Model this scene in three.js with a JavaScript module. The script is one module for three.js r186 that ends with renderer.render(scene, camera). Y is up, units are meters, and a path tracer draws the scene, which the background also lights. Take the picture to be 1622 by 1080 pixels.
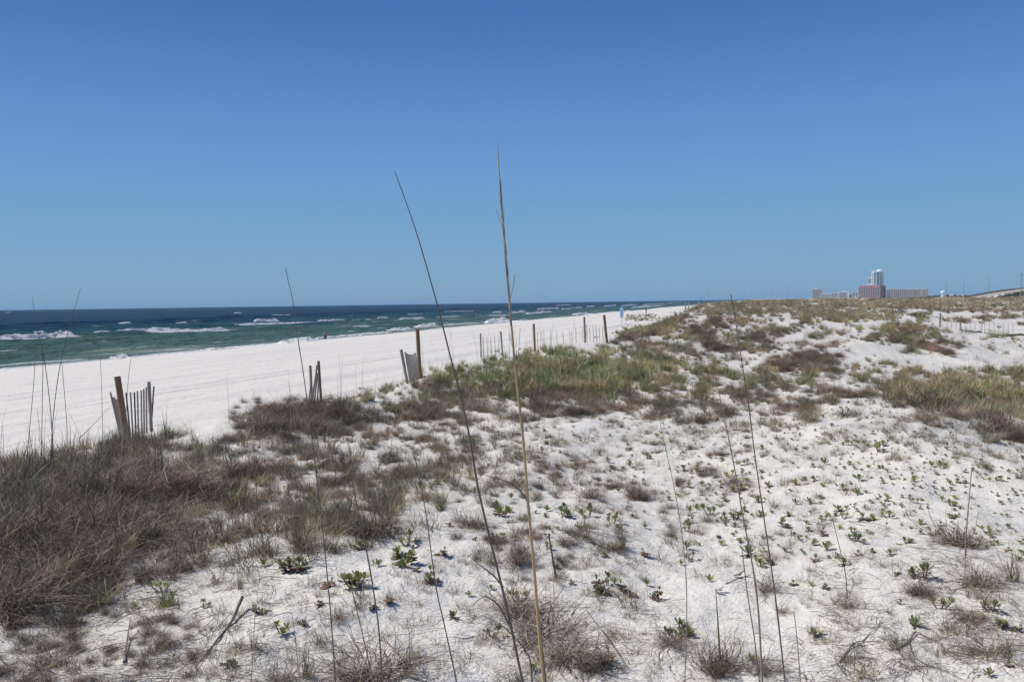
import * as THREE from 'three';
import { mergeGeometries } from 'three/addons/utils/BufferGeometryUtils.js';
import { ImprovedNoise } from 'three/addons/math/ImprovedNoise.js';

// ------------------------------------------------------------------ camera, sky, sun, exposure
const scene = new THREE.Scene();
const EYE = 5.0, PW = 1622, PH = 1080, FOV = 45;
const FPX = PH / 2 / Math.tan(FOV * Math.PI / 360);
const camera = new THREE.PerspectiveCamera(FOV, PW / PH, 0.05, 80000);
camera.position.set(0, EYE, 0);
camera.rotation.order = 'YXZ';
camera.rotation.set(-Math.atan(60.5 / FPX), 0, -0.0142);
camera.updateMatrixWorld(true);
scene.add(camera);

const renderer = new THREE.WebGLRenderer({ antialias: true });
renderer.toneMapping = THREE.LinearToneMapping;
renderer.toneMappingExposure = 1.0;
renderer.shadowMap.enabled = true;

const s2l = c => (c /= 255, c <= 0.04045 ? c / 12.92 : Math.pow((c + 0.055) / 1.055, 2.4));
const lin = (r, g, b) => new THREE.Color().setRGB(r, g, b);
{ // clear autumn sky: colour by height above the horizon only
  const stops = [ // degrees, sRGB
    [-90, 128, 164, 194], [0, 132, 168, 196], [2, 129, 168, 200], [5, 121, 165, 204], [9, 108, 155, 208], [13, 94, 141, 203],
    [17, 80, 124, 188], [21, 68, 109, 174], [30, 58, 96, 162], [50, 50, 84, 152], [90, 42, 72, 138]];
  const W = 64, Hh = 1024, data = new Float32Array(W * Hh * 4);
  for (let j = 0; j < Hh; j++) {
    const e = ((j + 0.5) / Hh - 0.5) * 180;
    let k = 0; while (k < stops.length - 2 && e > stops[k + 1][0]) k++;
    const a = stops[k], b = stops[k + 1], t = Math.min(1, Math.max(0, (e - a[0]) / (b[0] - a[0])));
    for (let i = 0; i < W; i++) {
      const o = (j * W + i) * 4;
      for (let c = 0; c < 3; c++) data[o + c] = s2l(a[c + 1] + (b[c + 1] - a[c + 1]) * t);
      data[o + 3] = 1;
    }
  }
  const sky = new THREE.DataTexture(data, W, Hh, THREE.RGBAFormat, THREE.FloatType);
  sky.mapping = THREE.EquirectangularReflectionMapping; sky.magFilter = THREE.LinearFilter; sky.minFilter = THREE.LinearFilter;
  sky.needsUpdate = true;
  scene.background = sky; scene.environment = sky;
}
const sunAz = -72 * Math.PI / 180, sunEl = 50 * Math.PI / 180;   // to the left, a little ahead
const SUN = new THREE.Vector3(Math.sin(sunAz) * Math.cos(sunEl), Math.sin(sunEl), -Math.cos(sunAz) * Math.cos(sunEl));
const sun = new THREE.DirectionalLight(lin(1, 0.955, 0.885), 4.9);
sun.position.copy(SUN).multiplyScalar(120).add(new THREE.Vector3(0, 0, -30));
sun.target.position.set(0, 2, -30);
sun.castShadow = true; sun.shadow.mapSize.set(4096, 4096);
Object.assign(sun.shadow.camera, { left: -70, right: 70, top: 70, bottom: -70, near: 1, far: 300 });
scene.add(sun, sun.target);

// ------------------------------------------------------------------ helpers
function rng(seed) { let a = seed >>> 0; return () => { a = a + 0x6D2B79F5 | 0; let t = Math.imul(a ^ a >>> 15, 1 | a); t = t + Math.imul(t ^ t >>> 7, 61 | t) ^ t; return ((t ^ t >>> 14) >>> 0) / 4294967296; }; }
const perlin = new ImprovedNoise();
const nz = (x, y, s = 0) => perlin.noise(x + 31.7 * s + 100.3, y - 17.3 * s + 100.9, s * 3.7 + 0.37);
function fbm(x, y, oct = 4, s = 0) { let v = 0, a = 0.5; for (let i = 0; i < oct; i++) { v += a * nz(x, y, s + i); x *= 2.03; y *= 2.03; a *= 0.5; } return v; }
const clamp = (x, a = 0, b = 1) => Math.min(b, Math.max(a, x));
const smooth = (a, b, x) => { const t = clamp((x - a) / (b - a)); return t * t * (3 - 2 * t); };
const lerp = (a, b, t) => a + (b - a) * t;
const V3 = (x, y, z) => new THREE.Vector3(x, y, z);
const camQ = camera.quaternion.clone(), camQi = camQ.clone().invert();
const ray = (px, py) => V3((px - PW / 2) / FPX, -(py - PH / 2) / FPX, -1).applyQuaternion(camQ);
const at = (px, py, depth) => camera.position.clone().addScaledVector(ray(px, py), depth);
function toPx(p) { const q = p.clone().sub(camera.position).applyQuaternion(camQi); return [PW / 2 + FPX * q.x / -q.z, PH / 2 - FPX * q.y / -q.z, -q.z]; }
function onLevel(px, py, y) { const d = ray(px, py), t = (y - EYE) / d.y; return camera.position.clone().addScaledVector(d, t); }

const names = {};
function numbered(n) { const k = names[n] = (names[n] ?? -1) + 1; return k ? `${n}_${String(k).padStart(3, '0')}` : n; }
function shade(o) { o.traverse(c => { if (c.isMesh) { c.castShadow = true; c.receiveShadow = true; } }); return o; }
function tag(o, label, category, group, kind) { Object.assign(o.userData, { label }); if (category) o.userData.category = category; if (group) o.userData.group = group; if (kind) o.userData.kind = kind; return o; }
function thing(name, label, category, pos, turn = 0, group) { const g = new THREE.Group(); g.name = numbered(name); g.position.copy(pos); g.rotation.y = turn; scene.add(g); return tag(g, label, category, group); }
function part(parent, name, geo, mat) { const m = new THREE.Mesh(geo, mat); m.name = name; m.castShadow = m.receiveShadow = true; parent.add(m); return m; }
function structure(name, geo, mat, label) { const m = new THREE.Mesh(geo, mat); m.name = name; m.userData.kind = 'structure'; m.userData.label = label; m.receiveShadow = m.castShadow = true; scene.add(m); return m; }
function gridGeo(nu, nv, pos, uv, idx) { const g = new THREE.BufferGeometry(); g.setAttribute('position', new THREE.BufferAttribute(pos, 3)); g.setAttribute('uv', new THREE.BufferAttribute(uv, 2)); g.setIndex(new THREE.BufferAttribute(idx, 1)); g.computeVertexNormals(); return g; }
function gridIdx(nu, nv, flip) { const idx = new Uint32Array((nu - 1) * (nv - 1) * 6); let k = 0; for (let j = 0; j < nv - 1; j++) for (let i = 0; i < nu - 1; i++) { const a = j * nu + i, b = a + 1, c = a + nu, d = c + 1; if (flip) { idx.set([a, b, c, b, d, c], k); } else idx.set([a, c, b, b, c, d], k); k += 6; } return idx; }
function std(c, rough = 0.9, more = {}) { return new THREE.MeshStandardMaterial({ color: c, roughness: rough, metalness: 0, side: THREE.DoubleSide, ...more }); }
// a tapered round rod through points; r(t) gives its radius
function rod(pts, r, sides = 6, bumps) {
  const n = pts.length, pos = [], idx = [], up = V3(0.31, 0.2, 0.93).normalize();
  for (let i = 0; i < n; i++) {
    const d = pts[Math.min(n - 1, i + 1)].clone().sub(pts[Math.max(0, i - 1)]).normalize();
    const a = d.clone().cross(up).normalize(), b = d.clone().cross(a), rr = r(i / (n - 1), i);
    for (let k = 0; k < sides; k++) { const t = k / sides * Math.PI * 2; const q = rr * (bumps ? bumps(i, k) : 1); const p = pts[i].clone().addScaledVector(a, Math.cos(t) * q).addScaledVector(b, Math.sin(t) * q); pos.push(p.x, p.y, p.z); }
  }
  for (let i = 0; i < n - 1; i++) for (let k = 0; k < sides; k++) { const a = i * sides + k, b = i * sides + (k + 1) % sides; idx.push(a, a + sides, b, b, a + sides, b + sides); }
  const p0 = pos.length / 3; pos.push(...pts[0].toArray(), ...pts[n - 1].toArray());
  for (let k = 0; k < sides; k++) { idx.push(p0, k, (k + 1) % sides); idx.push(p0 + 1, (n - 1) * sides + (k + 1) % sides, (n - 1) * sides + k); }
  const g = new THREE.BufferGeometry(); g.setAttribute('position', new THREE.Float32BufferAttribute(pos, 3)); g.setIndex(idx); g.computeVertexNormals();
  g.setAttribute('uv', new THREE.Float32BufferAttribute(new Float32Array(pos.length / 3 * 2), 2));
  return g;
}
function spline(pts, n) { return new THREE.CatmullRomCurve3(pts, false, 'centripetal').getPoints(n); }
function noiseTexture(size, fn, srgb) { const d = new Uint8Array(size * size * 4); for (let j = 0; j < size; j++) for (let i = 0; i < size; i++) { const v = fn(i / size, j / size, i, j), o = (j * size + i) * 4; if (Array.isArray(v)) { d[o] = v[0] * 255; d[o + 1] = v[1] * 255; d[o + 2] = v[2] * 255; } else d[o] = d[o + 1] = d[o + 2] = clamp(v) * 255; d[o + 3] = 255; } const t = new THREE.DataTexture(d, size, size); t.wrapS = t.wrapT = THREE.RepeatWrapping; t.magFilter = THREE.LinearFilter; t.minFilter = THREE.LinearMipmapLinearFilter; t.generateMipmaps = true; if (srgb) t.colorSpace = THREE.SRGBColorSpace; t.needsUpdate = true; return t; }
function tileNoise(seed) { const R = rng(seed), N = 256, g = new Float32Array(N * N); for (let i = 0; i < N * N; i++) g[i] = R(); return (u, v, f) => { const x = u * f, y = v * f, x0 = Math.floor(x), y0 = Math.floor(y), fx = x - x0, fy = y - y0, sx = fx * fx * (3 - 2 * fx), sy = fy * fy * (3 - 2 * fy); const G = (a, b) => g[((b % f + f) % f % N) * N + ((a % f + f) % f % N)]; return lerp(lerp(G(x0, y0), G(x0 + 1, y0), sx), lerp(G(x0, y0 + 1), G(x0 + 1, y0 + 1), sx), sy); }; }

// ------------------------------------------------------------------ lie of the land
// along-shore axis u (away from the viewer, 12 degrees to the right) and inland axis v (to the right)
const SH = Math.atan((1200 - 811) / FPX), SS = Math.sin(SH), SC = Math.cos(SH);
const toUV = (x, z) => [x * SS - z * SC, x * SC + z * SS];
const fromUV = (u, v) => [u * SS + v * SC, -u * SC + v * SS];
const SHORE = (() => { const p = onLevel(0, 585.5, 0.05); return toUV(p.x, p.z)[1]; })(); // about 60 m from the viewer
function footV(u) { const t = [[-50.9, -9.08], [7.0, -12.78], [13.1, -12.65], [17.2, -11.27], [23.2, -11.03], [31.3, -10.76], [41.5, -8.44], [59.6, -7.25], [77.7, -6.65], [130, -7.15], [250, -8.15], [600, -8.65], [90000, -8.65]]; let k = 0; while (k < t.length - 2 && u > t[k + 1][0]) k++; return lerp(t[k][1], t[k + 1][1], clamp((u - t[k][0]) / (t[k + 1][0] - t[k][0]))) + 0.9 * nz(u * 0.21, 0, 5) + 0.35 * nz(u * 0.9, 0, 6); }
function beachY(u, v) { const d = v - SHORE; // metres inland of the waterline
  return d < 0 ? Math.max(-4, d * 0.06) : d < 7 ? d * 0.085 : 0.595 + (d - 7) * 0.033 + 0.08 * nz(u * 0.03, v * 0.09, 9); }
const ctl = [ // column, row and distance of points of bare ground read off the photograph
  [811, 1080, 3.65], [0, 1080, 3.9], [400, 1080, 3.75], [1200, 1080, 3.55], [1622, 1080, 3.4],
  [-250, 1000, 4.7], [1900, 1000, 3.8], [800, 900, 5.45], [0, 940, 5.6], [400, 900, 5.7], [1450, 800, 6.4], [1100, 850, 6.3],
  [-250, 760, 11.5], [0, 735, 13.0], [200, 692, 16.4], [300, 760, 10.2], [130, 800, 8.7], [400, 668, 16.0], [560, 645, 19.4], [500, 700, 13.4], [700, 700, 12.2], [640, 620, 22.5],
  [800, 600, 24.5], [665, 588, 26.5], [860, 560, 31], [780, 562, 34], [950, 620, 20.5], [1000, 560, 32], [930, 545, 38],
  [1050, 522, 50], [1118, 489, 74], [1180, 485, 84], [1260, 483, 92], [1150, 532, 43], [1200, 511, 53], [1350, 562, 33], [1400, 531, 43], [1440, 516, 53], [1340, 497, 78],
  [1560, 522, 68], [1600, 491, 150], [1500, 481, 280], [1580, 562, 37], [1600, 604, 24.5], [1605, 655, 16.3],
  [1622, 700, 9.4], [1500, 655, 12.6], [1350, 612, 17.4], [1200, 700, 10.9], [1200, 620, 18.2], [1200, 580, 27], [1800, 720, 9.0], [1850, 560, 36], [1850, 490, 140], [-250, 640, 30], [950, 800, 7.5], [1300, 940, 4.7]
];
const CP = ctl.map(([px, py, d]) => { const p = at(px, py, d); return [p.x, p.z, p.y]; });
CP.push([0, -0.6, 3.35], [-1.5, -0.8, 3.3], [1.5, -0.8, 3.38], [0, -1.8, 3.34], [-60, -60, 1.9], [150, -150, 2.6], [20, -400, 2.7], [300, -300, 2.6]);
const key = (x, z) => { const r = Math.sqrt(x * x + z * z + 0.3); return [clamp(Math.atan2(x, -z), -0.85, 0.85) * 2.6, clamp(Math.log(r), -0.2, 6.1)]; };
const tps = d2 => d2 < 1e-9 ? 0 : 0.5 * d2 * Math.log(d2);
const KP = CP.map(c => key(c[0], c[1]));
const TW = (() => { // solve the thin-plate system once
  const n = KP.length, N = n + 3, A = Array.from({ length: N }, () => new Float64Array(N + 1));
  for (let i = 0; i < n; i++) { for (let j = 0; j < n; j++) A[i][j] = tps((KP[i][0] - KP[j][0]) ** 2 + (KP[i][1] - KP[j][1]) ** 2) + (i === j ? 0.004 : 0); A[i][n] = A[n][i] = 1; A[i][n + 1] = A[n + 1][i] = KP[i][0]; A[i][n + 2] = A[n + 2][i] = KP[i][1]; A[i][N] = CP[i][2]; }
  for (let c = 0; c < N; c++) { let p = c; for (let r = c + 1; r < N; r++) if (Math.abs(A[r][c]) > Math.abs(A[p][c])) p = r; [A[c], A[p]] = [A[p], A[c]]; for (let r = 0; r < N; r++) if (r !== c) { const f = A[r][c] / A[c][c]; if (f) for (let k = c; k <= N; k++) A[r][k] -= f * A[c][k]; } }
  return A.map((r, i) => r[N] / r[i]);
})();
function duneY(x, z) {
  const [a, l] = key(x, z), n = KP.length; let y = TW[n] + TW[n + 1] * a + TW[n + 2] * l;
  for (let i = 0; i < n; i++) y += TW[i] * tps((a - KP[i][0]) ** 2 + (l - KP[i][1]) ** 2);
  const r = Math.hypot(x, z), far = smooth(140, 330, r);
  y = lerp(clamp(y, 1.2, 4.6), 2.55 + 0.5 * fbm(x * 0.012, z * 0.012, 3, 3) , far);
  const amp = clamp(r / 12, 0.45, 1);
  y += amp * (0.20 * nz(x * 0.33, z * 0.33, 1) + 0.10 * nz(x * 0.8, z * 0.8, 2)) + 0.045 * nz(x * 2.1, z * 2.1, 3) + 0.02 * nz(x * 5.3, z * 5.3, 4) + 0.009 * nz(x * 13, z * 13, 5);
  return y;
}
function sheetY(x, z) { const [u, v] = toUV(x, z), vf = footV(u), b = beachY(u, v) - 0.25; const t = smooth(vf - 1.5, vf + 1.6, v); return t <= 0 ? b : lerp(b, duneY(x, z), t); }

// polar sheet round the viewer: fine inside the view, coarse outside
const ANG = [], RAD = [];
for (let a = -180; a < -44; a += 6.8) ANG.push(a); for (let i = 0; i <= 560; i++) ANG.push(-44 + 88 * i / 560); for (let a = 50.8; a <= 180.01; a += 6.8) ANG.push(a);
for (let i = 0; i <= 560; i++) RAD.push(0.3 * Math.pow(700 / 0.3, i / 560)); for (let i = 1; i <= 30; i++) RAD.push(700 * Math.pow(60, i / 30));
const NA = ANG.length, NR = RAD.length, GY = new Float32Array(NA * NR);
const uniA = -44, stepA = 88 / 560, i0A = ANG.findIndex(a => a === -44);
{
  const pos = new Float32Array(NA * NR * 3), uv = new Float32Array(NA * NR * 2);
  for (let j = 0; j < NR; j++) for (let i = 0; i < NA; i++) {
    const t = ANG[i] * Math.PI / 180, x = Math.sin(t) * RAD[j], z = -Math.cos(t) * RAD[j], k = j * NA + i, y = sheetY(x, z);
    GY[k] = y; pos[3 * k] = x; pos[3 * k + 1] = y; pos[3 * k + 2] = z; uv[2 * k] = x; uv[2 * k + 1] = z;
  }
  var duneGeo = gridGeo(NA, NR, pos, uv, gridIdx(NA, NR, true));
}
function dune(x, z) { // height of the built sheet
  const r = Math.hypot(x, z), a = Math.atan2(x, -z) * 180 / Math.PI, fa = (a - uniA) / stepA, fr = Math.log(Math.max(r, 0.301) / 0.3) / Math.log(700 / 0.3) * 560;
  if (fa < 0 || fa >= 560 || fr >= 560) return sheetY(x, z);
  const i = Math.floor(fa), j = Math.floor(fr), A = fa - i, B = fr - j, g = (p, q) => GY[q * NA + i0A + p];
  return lerp(lerp(g(i, j), g(i + 1, j), A), lerp(g(i, j + 1), g(i + 1, j + 1), A), B);
}
function ground(x, z) { const [u, v] = toUV(x, z); return v > SHORE && v < footV(u) + 1.4 ? Math.max(dune(x, z), beachY(u, v)) : dune(x, z); }
function drop(px, py) { // where the line of sight through a pixel meets the ground
  const d = ray(px, py), p = V3(); let t = 0.8, last = t;
  while (t < 900) { p.copy(camera.position).addScaledVector(d, t); if (p.y < ground(p.x, p.z)) { let a = last, b = t; for (let k = 0; k < 14; k++) { const m = (a + b) / 2; p.copy(camera.position).addScaledVector(d, m); if (p.y < ground(p.x, p.z)) b = m; else a = m; } p.copy(camera.position).addScaledVector(d, b); p.y = ground(p.x, p.z); return [p, b]; } last = t; t *= 1.02; }
  return null;
}
function stand(px, depth) { const p = at(px, 540, depth); p.y = ground(p.x, p.z); return p; }

// ------------------------------------------------------------------ sand
const T1 = tileNoise(5), T2 = tileNoise(9);
const sandBump = noiseTexture(1024, (u, v) => 0.27 * T1(u, v, 7) + 0.23 * T1(u, v, 19) + 0.18 * T2(u, v, 43) + 0.16 * T1(v, u, 97) + 0.16 * T2(v, u, 230));
sandBump.repeat.set(1 / 2.3, 1 / 2.3);
const sandMap = noiseTexture(1024, (u, v) => { // pale quartz with scattered specks of plant crumbs
  let s = 0.93 + 0.07 * T2(u, v, 250) - 0.05 * T1(u, v, 23), w = 0.97 + 0.03 * T1(u, v, 11);
  const speck = T1(u, v, 211) * (0.55 + 0.6 * T2(u, v, 9)); if (speck > 0.86) s *= 0.55;
  return [clamp(s), clamp(s * (0.985 + 0.01 * w)), clamp(s * 0.98 * w)]; }, true);
sandMap.repeat.set(1 / 1.7, 1 / 1.7);
const sandMat = std(lin(0.69, 0.672, 0.65), 0.95, { map: sandMap, bumpMap: sandBump, bumpScale: 0.026 });
{ const P = duneGeo.attributes.position, c = new Float32Array(P.count * 3); for (let i = 0; i < P.count; i++) { const x = P.getX(i), z = P.getZ(i), k = clamp(0.97 + 0.14 * fbm(x * 0.55, z * 0.55, 4, 41) + 0.07 * nz(x * 4.1, z * 4.1, 44) - 0.07 * smooth(0.1, 0.4, fbm(x * 0.9, z * 0.9, 4, 47)), 0.7, 1); c[3 * i] = k; c[3 * i + 1] = k * 0.995; c[3 * i + 2] = k * 0.985; } duneGeo.setAttribute('color', new THREE.BufferAttribute(c, 3)); sandMat.vertexColors = true; }
structure('dune_sand', duneGeo, sandMat, 'white sand of the dunes');
{ // beach: combed by tyre tracks that run along the shore
  const us = [], vs = []; for (let i = 0; i <= 60; i++) us.push(-60 + i * 1.2); for (let i = 1; i <= 330; i++) us.push(12 * Math.pow(4000 / 12, i / 330));
  for (let v = SHORE - 4; v < -2; v += 0.11) vs.push(v); for (let v = -2; v < 14; v += 0.4) vs.push(v);
  const nu = us.length, nv = vs.length, pos = new Float32Array(nu * nv * 3), uv = new Float32Array(nu * nv * 2), R = rng(12), tracks = [];
  for (let v = -46; v < -9; v += 0.7 + 2.1 * R()) tracks.push([v, 0.04 + 0.09 * R(), 0.14 + 0.22 * R(), R() * 50, R()]);
  for (let j = 0; j < nv; j++) for (let i = 0; i < nu; i++) {
    const u = us[i], v = vs[j], k = j * nu + i; let y = beachY(u, v);
    if (v > SHORE + 7) { const wob = 0.9 * nz(u * 0.02, 0, 3) + 0.25 * nz(u * 0.11, 0, 4); for (const [tv, a, w, ph, q] of tracks) { const d = v - tv - wob - 0.8 * nz(u * 0.013, ph, 5); if (Math.abs(d) < 3 * w) { const g = smooth(-0.3, 0.3, nz(u * 0.05 + ph, q * 9, 7)); y += a * g * (-Math.exp(-d * d / (w * w)) + 0.7 * Math.exp(-((d - 1.4 * w) ** 2) / (w * w * 0.5))); } } y += 0.03 * nz(u * 0.9, v * 0.9, 8) + 0.02 * nz(u * 2.1, v * 2.1, 9); }
    if (v > footV(u) + 1.6) y -= 0.6;
    const [x, z] = fromUV(u, v); pos.set([x, y, z], 3 * k); uv.set([x, z], 2 * k);
  }
  structure('beach', gridGeo(nu, nv, pos, uv, gridIdx(nu, nv, false)), std(lin(0.70, 0.675, 0.65), 0.95, { map: sandMap, bumpMap: sandBump, bumpScale: 0.03 }), 'flat white sand beach marked by tracks along the shore');
}

// ------------------------------------------------------------------ sea
const breakers = [
  [330, 555, 452, 546, 0.22, 3], [500, 536, 622, 526, 0.2, 3], [700, 515, 776, 511, 0.25, 3], [806, 511, 900, 503, 0.25, 4], [926, 499, 1000, 492.5, 0.3, 5], [1036, 489.5, 1086, 485, 0.35, 6], [700, 494, 770, 492, 0.35, 2.5], [640, 499, 690, 497.5, 0.3, 2], [430, 500, 460, 499, 0.4, 2], [880, 484, 905, 483, 0.6, 4], [1010, 486.5, 1050, 484, 0.6, 4],  // left end, right end, crest height in metres, how far the broken water trails behind (all read off the photograph)
  [-30, 542, 122, 534, 1.0, 5], [137, 530, 368, 524, 0.95, 6], [362, 516, 500, 511, 0.5, 5], [408, 510.5, 441, 509.5, 1.15, 3], [500, 511, 546, 508, 0.95, 3],
  [546, 508.5, 600, 506.5, 0.3, 2], [598, 504.5, 614, 504, 0.7, 2], [632, 506, 676, 505, 0.55, 2.5], [688, 503, 812, 500, 0.55, 3], [782, 495.5, 798, 495, 0.6, 2], [806, 497.5, 834, 495.5, 1.3, 3], [832, 498, 876, 494.5, 0.9, 3],
  [852, 490.5, 886, 488.5, 0.9, 3], [886, 491, 922, 487, 0.6, 3], [930, 486, 943, 485, 0.9, 3], [958, 485.5, 976, 484, 0.9, 3], [986, 484.5, 1010, 482.5, 0.9, 3], [1018, 483, 1054, 481, 0.9, 3], [1056, 480, 1082, 478.6, 0.9, 3],
  [186, 567.5, 212, 565.5, 0.5, 2], [210, 569, 262, 565, 0.35, 4], [262, 564.5, 336, 558, 0.3, 3], [452, 546, 492, 537, 0.45, 4], [664, 519, 692, 516.5, 0.75, 4], [624, 524, 647, 521.5, 0.6, 4], [572, 518.5, 586, 518, 0.5, 2], [556, 518, 568, 517.6, 0.4, 2], [774, 512, 802, 508, 1.0, 5], [905, 499, 930, 496, 0.6, 4], [1000, 488, 1030, 486, 0.7, 5],
  [0, 586.5, 28, 584.5, 0.2, 2], [192, 512.5, 208, 512, 0.45, 3], [52, 527, 66, 526.5, 0.35, 2], [255, 511, 268, 510.5, 0.35, 2], [8, 495, 16, 494.6, 0.8, 3], [370, 496, 382, 495.6, 0.6, 3], [280, 512, 292, 511, 0.4, 3]];
{
  const us = [], vs = [];
  for (let i = 0; i < 24; i++) us.push(-40000 * Math.pow(0.7, i)); for (let i = 0; i < 30; i++) us.push(-10 + i * 1.6); for (let i = 0; i <= 420; i++) us.push(38 * Math.pow(700 / 38, i / 420)); for (let i = 1; i <= 50; i++) us.push(700 * Math.pow(60, i / 50));
  for (let i = 0; i <= 380; i++) vs.push(SHORE + 2 - 0.28 * i - 0.0006 * i * i); const v0 = vs[vs.length - 1]; for (let i = 1; i <= 90; i++) vs.push(v0 * Math.pow(45000 / -v0, i / 90));
  us.sort((a, b) => a - b);
  const nu = us.length, nv = vs.length, pos = new Float32Array(nu * nv * 3), uv = new Float32Array(nu * nv * 2), col = new Float32Array(nu * nv * 3);
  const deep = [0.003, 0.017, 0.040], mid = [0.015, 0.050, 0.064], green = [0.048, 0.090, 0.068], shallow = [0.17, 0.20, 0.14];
  for (let j = 0; j < nv; j++) for (let i = 0; i < nu; i++) {
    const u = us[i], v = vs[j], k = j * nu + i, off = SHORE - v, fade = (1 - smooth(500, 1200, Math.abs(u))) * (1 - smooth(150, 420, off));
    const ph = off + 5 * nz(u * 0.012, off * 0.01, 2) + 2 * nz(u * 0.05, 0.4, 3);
    const sw = Math.pow(0.5 + 0.5 * Math.sin(ph * 2 * Math.PI / 17), 3);
    const up = smooth(2, 18, off);
    let y = fade * up * (0.5 * sw * (0.6 + 0.9 * nz(u * 0.03, off * 0.03, 4)) + 0.5 * fbm(u * 0.09, off * 0.22, 4, 6)) + fade * 0.03 * nz(u * 0.8, off * 1.3, 8) * up + 0.02;
    const [x, z] = fromUV(u, v); pos.set([x, y, z], 3 * k); uv.set([u, v], 2 * k);
    // body colour: bottle green over the inner bars, blue offshore, in drifting patches of stirred-up sand
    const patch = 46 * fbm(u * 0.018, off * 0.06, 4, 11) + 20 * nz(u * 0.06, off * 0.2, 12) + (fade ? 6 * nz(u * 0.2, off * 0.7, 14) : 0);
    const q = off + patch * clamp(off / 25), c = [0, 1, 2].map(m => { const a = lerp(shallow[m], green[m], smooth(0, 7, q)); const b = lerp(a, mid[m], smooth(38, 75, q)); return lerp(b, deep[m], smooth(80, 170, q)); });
    // thin lace of foam left on the water inside the surf
    const lace = fade * Math.max(smooth(0.28, 0.46, fbm(u * 0.07, off * 0.4, 5, 21) + 0.12 * Math.exp(-(((off - 6) / 9) ** 2)) - 0.001 * off), smooth(0.5, -0.4, off - 1.6 - 5 * fbm(u * 0.06, 0.3, 3, 23)), 0.8 * smooth(0.30, 0.5, fbm(u * 0.035, off * 0.11, 3, 27) + 0.45 * nz(u * 0.9, off * 1.7, 28) - 0.002 * Math.abs(off - 55)));
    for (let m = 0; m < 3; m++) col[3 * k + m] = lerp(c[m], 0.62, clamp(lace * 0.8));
  }
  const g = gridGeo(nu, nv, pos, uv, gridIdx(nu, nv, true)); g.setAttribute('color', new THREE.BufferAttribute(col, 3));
  const W1 = tileNoise(31), W2 = tileNoise(37);
  const chop = noiseTexture(1024, (u, v) => 0.42 * W1(u, v, 12) + 0.27 * W2(u, v, 29) + 0.18 * W1(v, u, 61) + 0.13 * W2(v, u, 127));
  chop.repeat.set(1 / 34, 1 / 20);
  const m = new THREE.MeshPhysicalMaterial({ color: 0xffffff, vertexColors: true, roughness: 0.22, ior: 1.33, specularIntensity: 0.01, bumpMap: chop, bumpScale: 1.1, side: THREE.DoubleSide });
  const sea = new THREE.Group(); sea.name = 'sea'; sea.userData = { kind: 'structure', label: 'green and deep blue sea with rows of white breakers' }; scene.add(sea);
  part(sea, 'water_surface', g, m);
  const foam = new THREE.MeshPhysicalMaterial({ color: lin(0.96, 0.965, 0.965), roughness: 1, transmission: 0.5, thickness: 0, specularIntensity: 0.2, side: THREE.DoubleSide }), N = 24;
  breakers.forEach(([x0, y0, x1, y1, h, trail], b) => {
    const p = onLevel(x0, y0, 0.05), q = onLevel(x1, y1, 0.05), L = p.distanceTo(q), dir = q.clone().sub(p).normalize();
    const out = V3(...[0, 0, 0]); { const [ox, oz] = fromUV(0, -1); out.set(ox, 0, oz); }
    const n = clamp(Math.round(L * 4.5), 20, 260) | 0, pos = new Float32Array((n + 1) * (N + 1) * 3), uv = new Float32Array((n + 1) * (N + 1) * 2);
    for (let i = 0; i <= n; i++) for (let j = 0; j <= N; j++) {
      const t = i / n, s = t * L, e = smooth(0, 0.09, t) * smooth(1, 0.91, t) * clamp(0.85 + 0.5 * nz(s * 0.16, b * 3.1, 3) + 0.16 * nz(s * 0.8, b, 4), 0.45, 1.3), w = j / N; // w: 0 at the beach side, 1 at the back
      const prof = w < 0.5 ? 0.12 + 0.88 * Math.pow(w / 0.5, 2.2) : Math.pow(1 - (w - 0.5) / 0.5, 0.9);
      const lump = 1 + 0.22 * nz(s * 1.3, w * 6, b + 1) + 0.2 * nz(s * 3.1, w * 13, b + 2), thin = nz(s * 0.9, w * 7 + b, 12) + 0.5 * nz(s * 2.7, w * 15, b + 5);
      const across = (w - 0.5) * trail * (0.8 + 0.6 * nz(s * 0.4, b, 8)) * (0.45 + 0.55 * e) + 1.6 * nz(s * 0.14, b * 1.7, 6) + 0.5 * nz(s * 0.9, w * 4, b + 7);
      const P = p.clone().addScaledVector(dir, s).addScaledVector(out, across); P.y = 0.06 + 1.0 * h * e * lump * prof + 0.12 * thin - (j === 0 || j === N ? 0.3 : 0);
      const k = i * (N + 1) + j; pos.set([P.x, P.y, P.z], 3 * k); uv.set([t, w], 2 * k);
    }
    part(sea, 'breaking_wave', gridGeo(N + 1, n + 1, pos, uv, gridIdx(N + 1, n + 1, true)), foam);
  });
}
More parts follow.
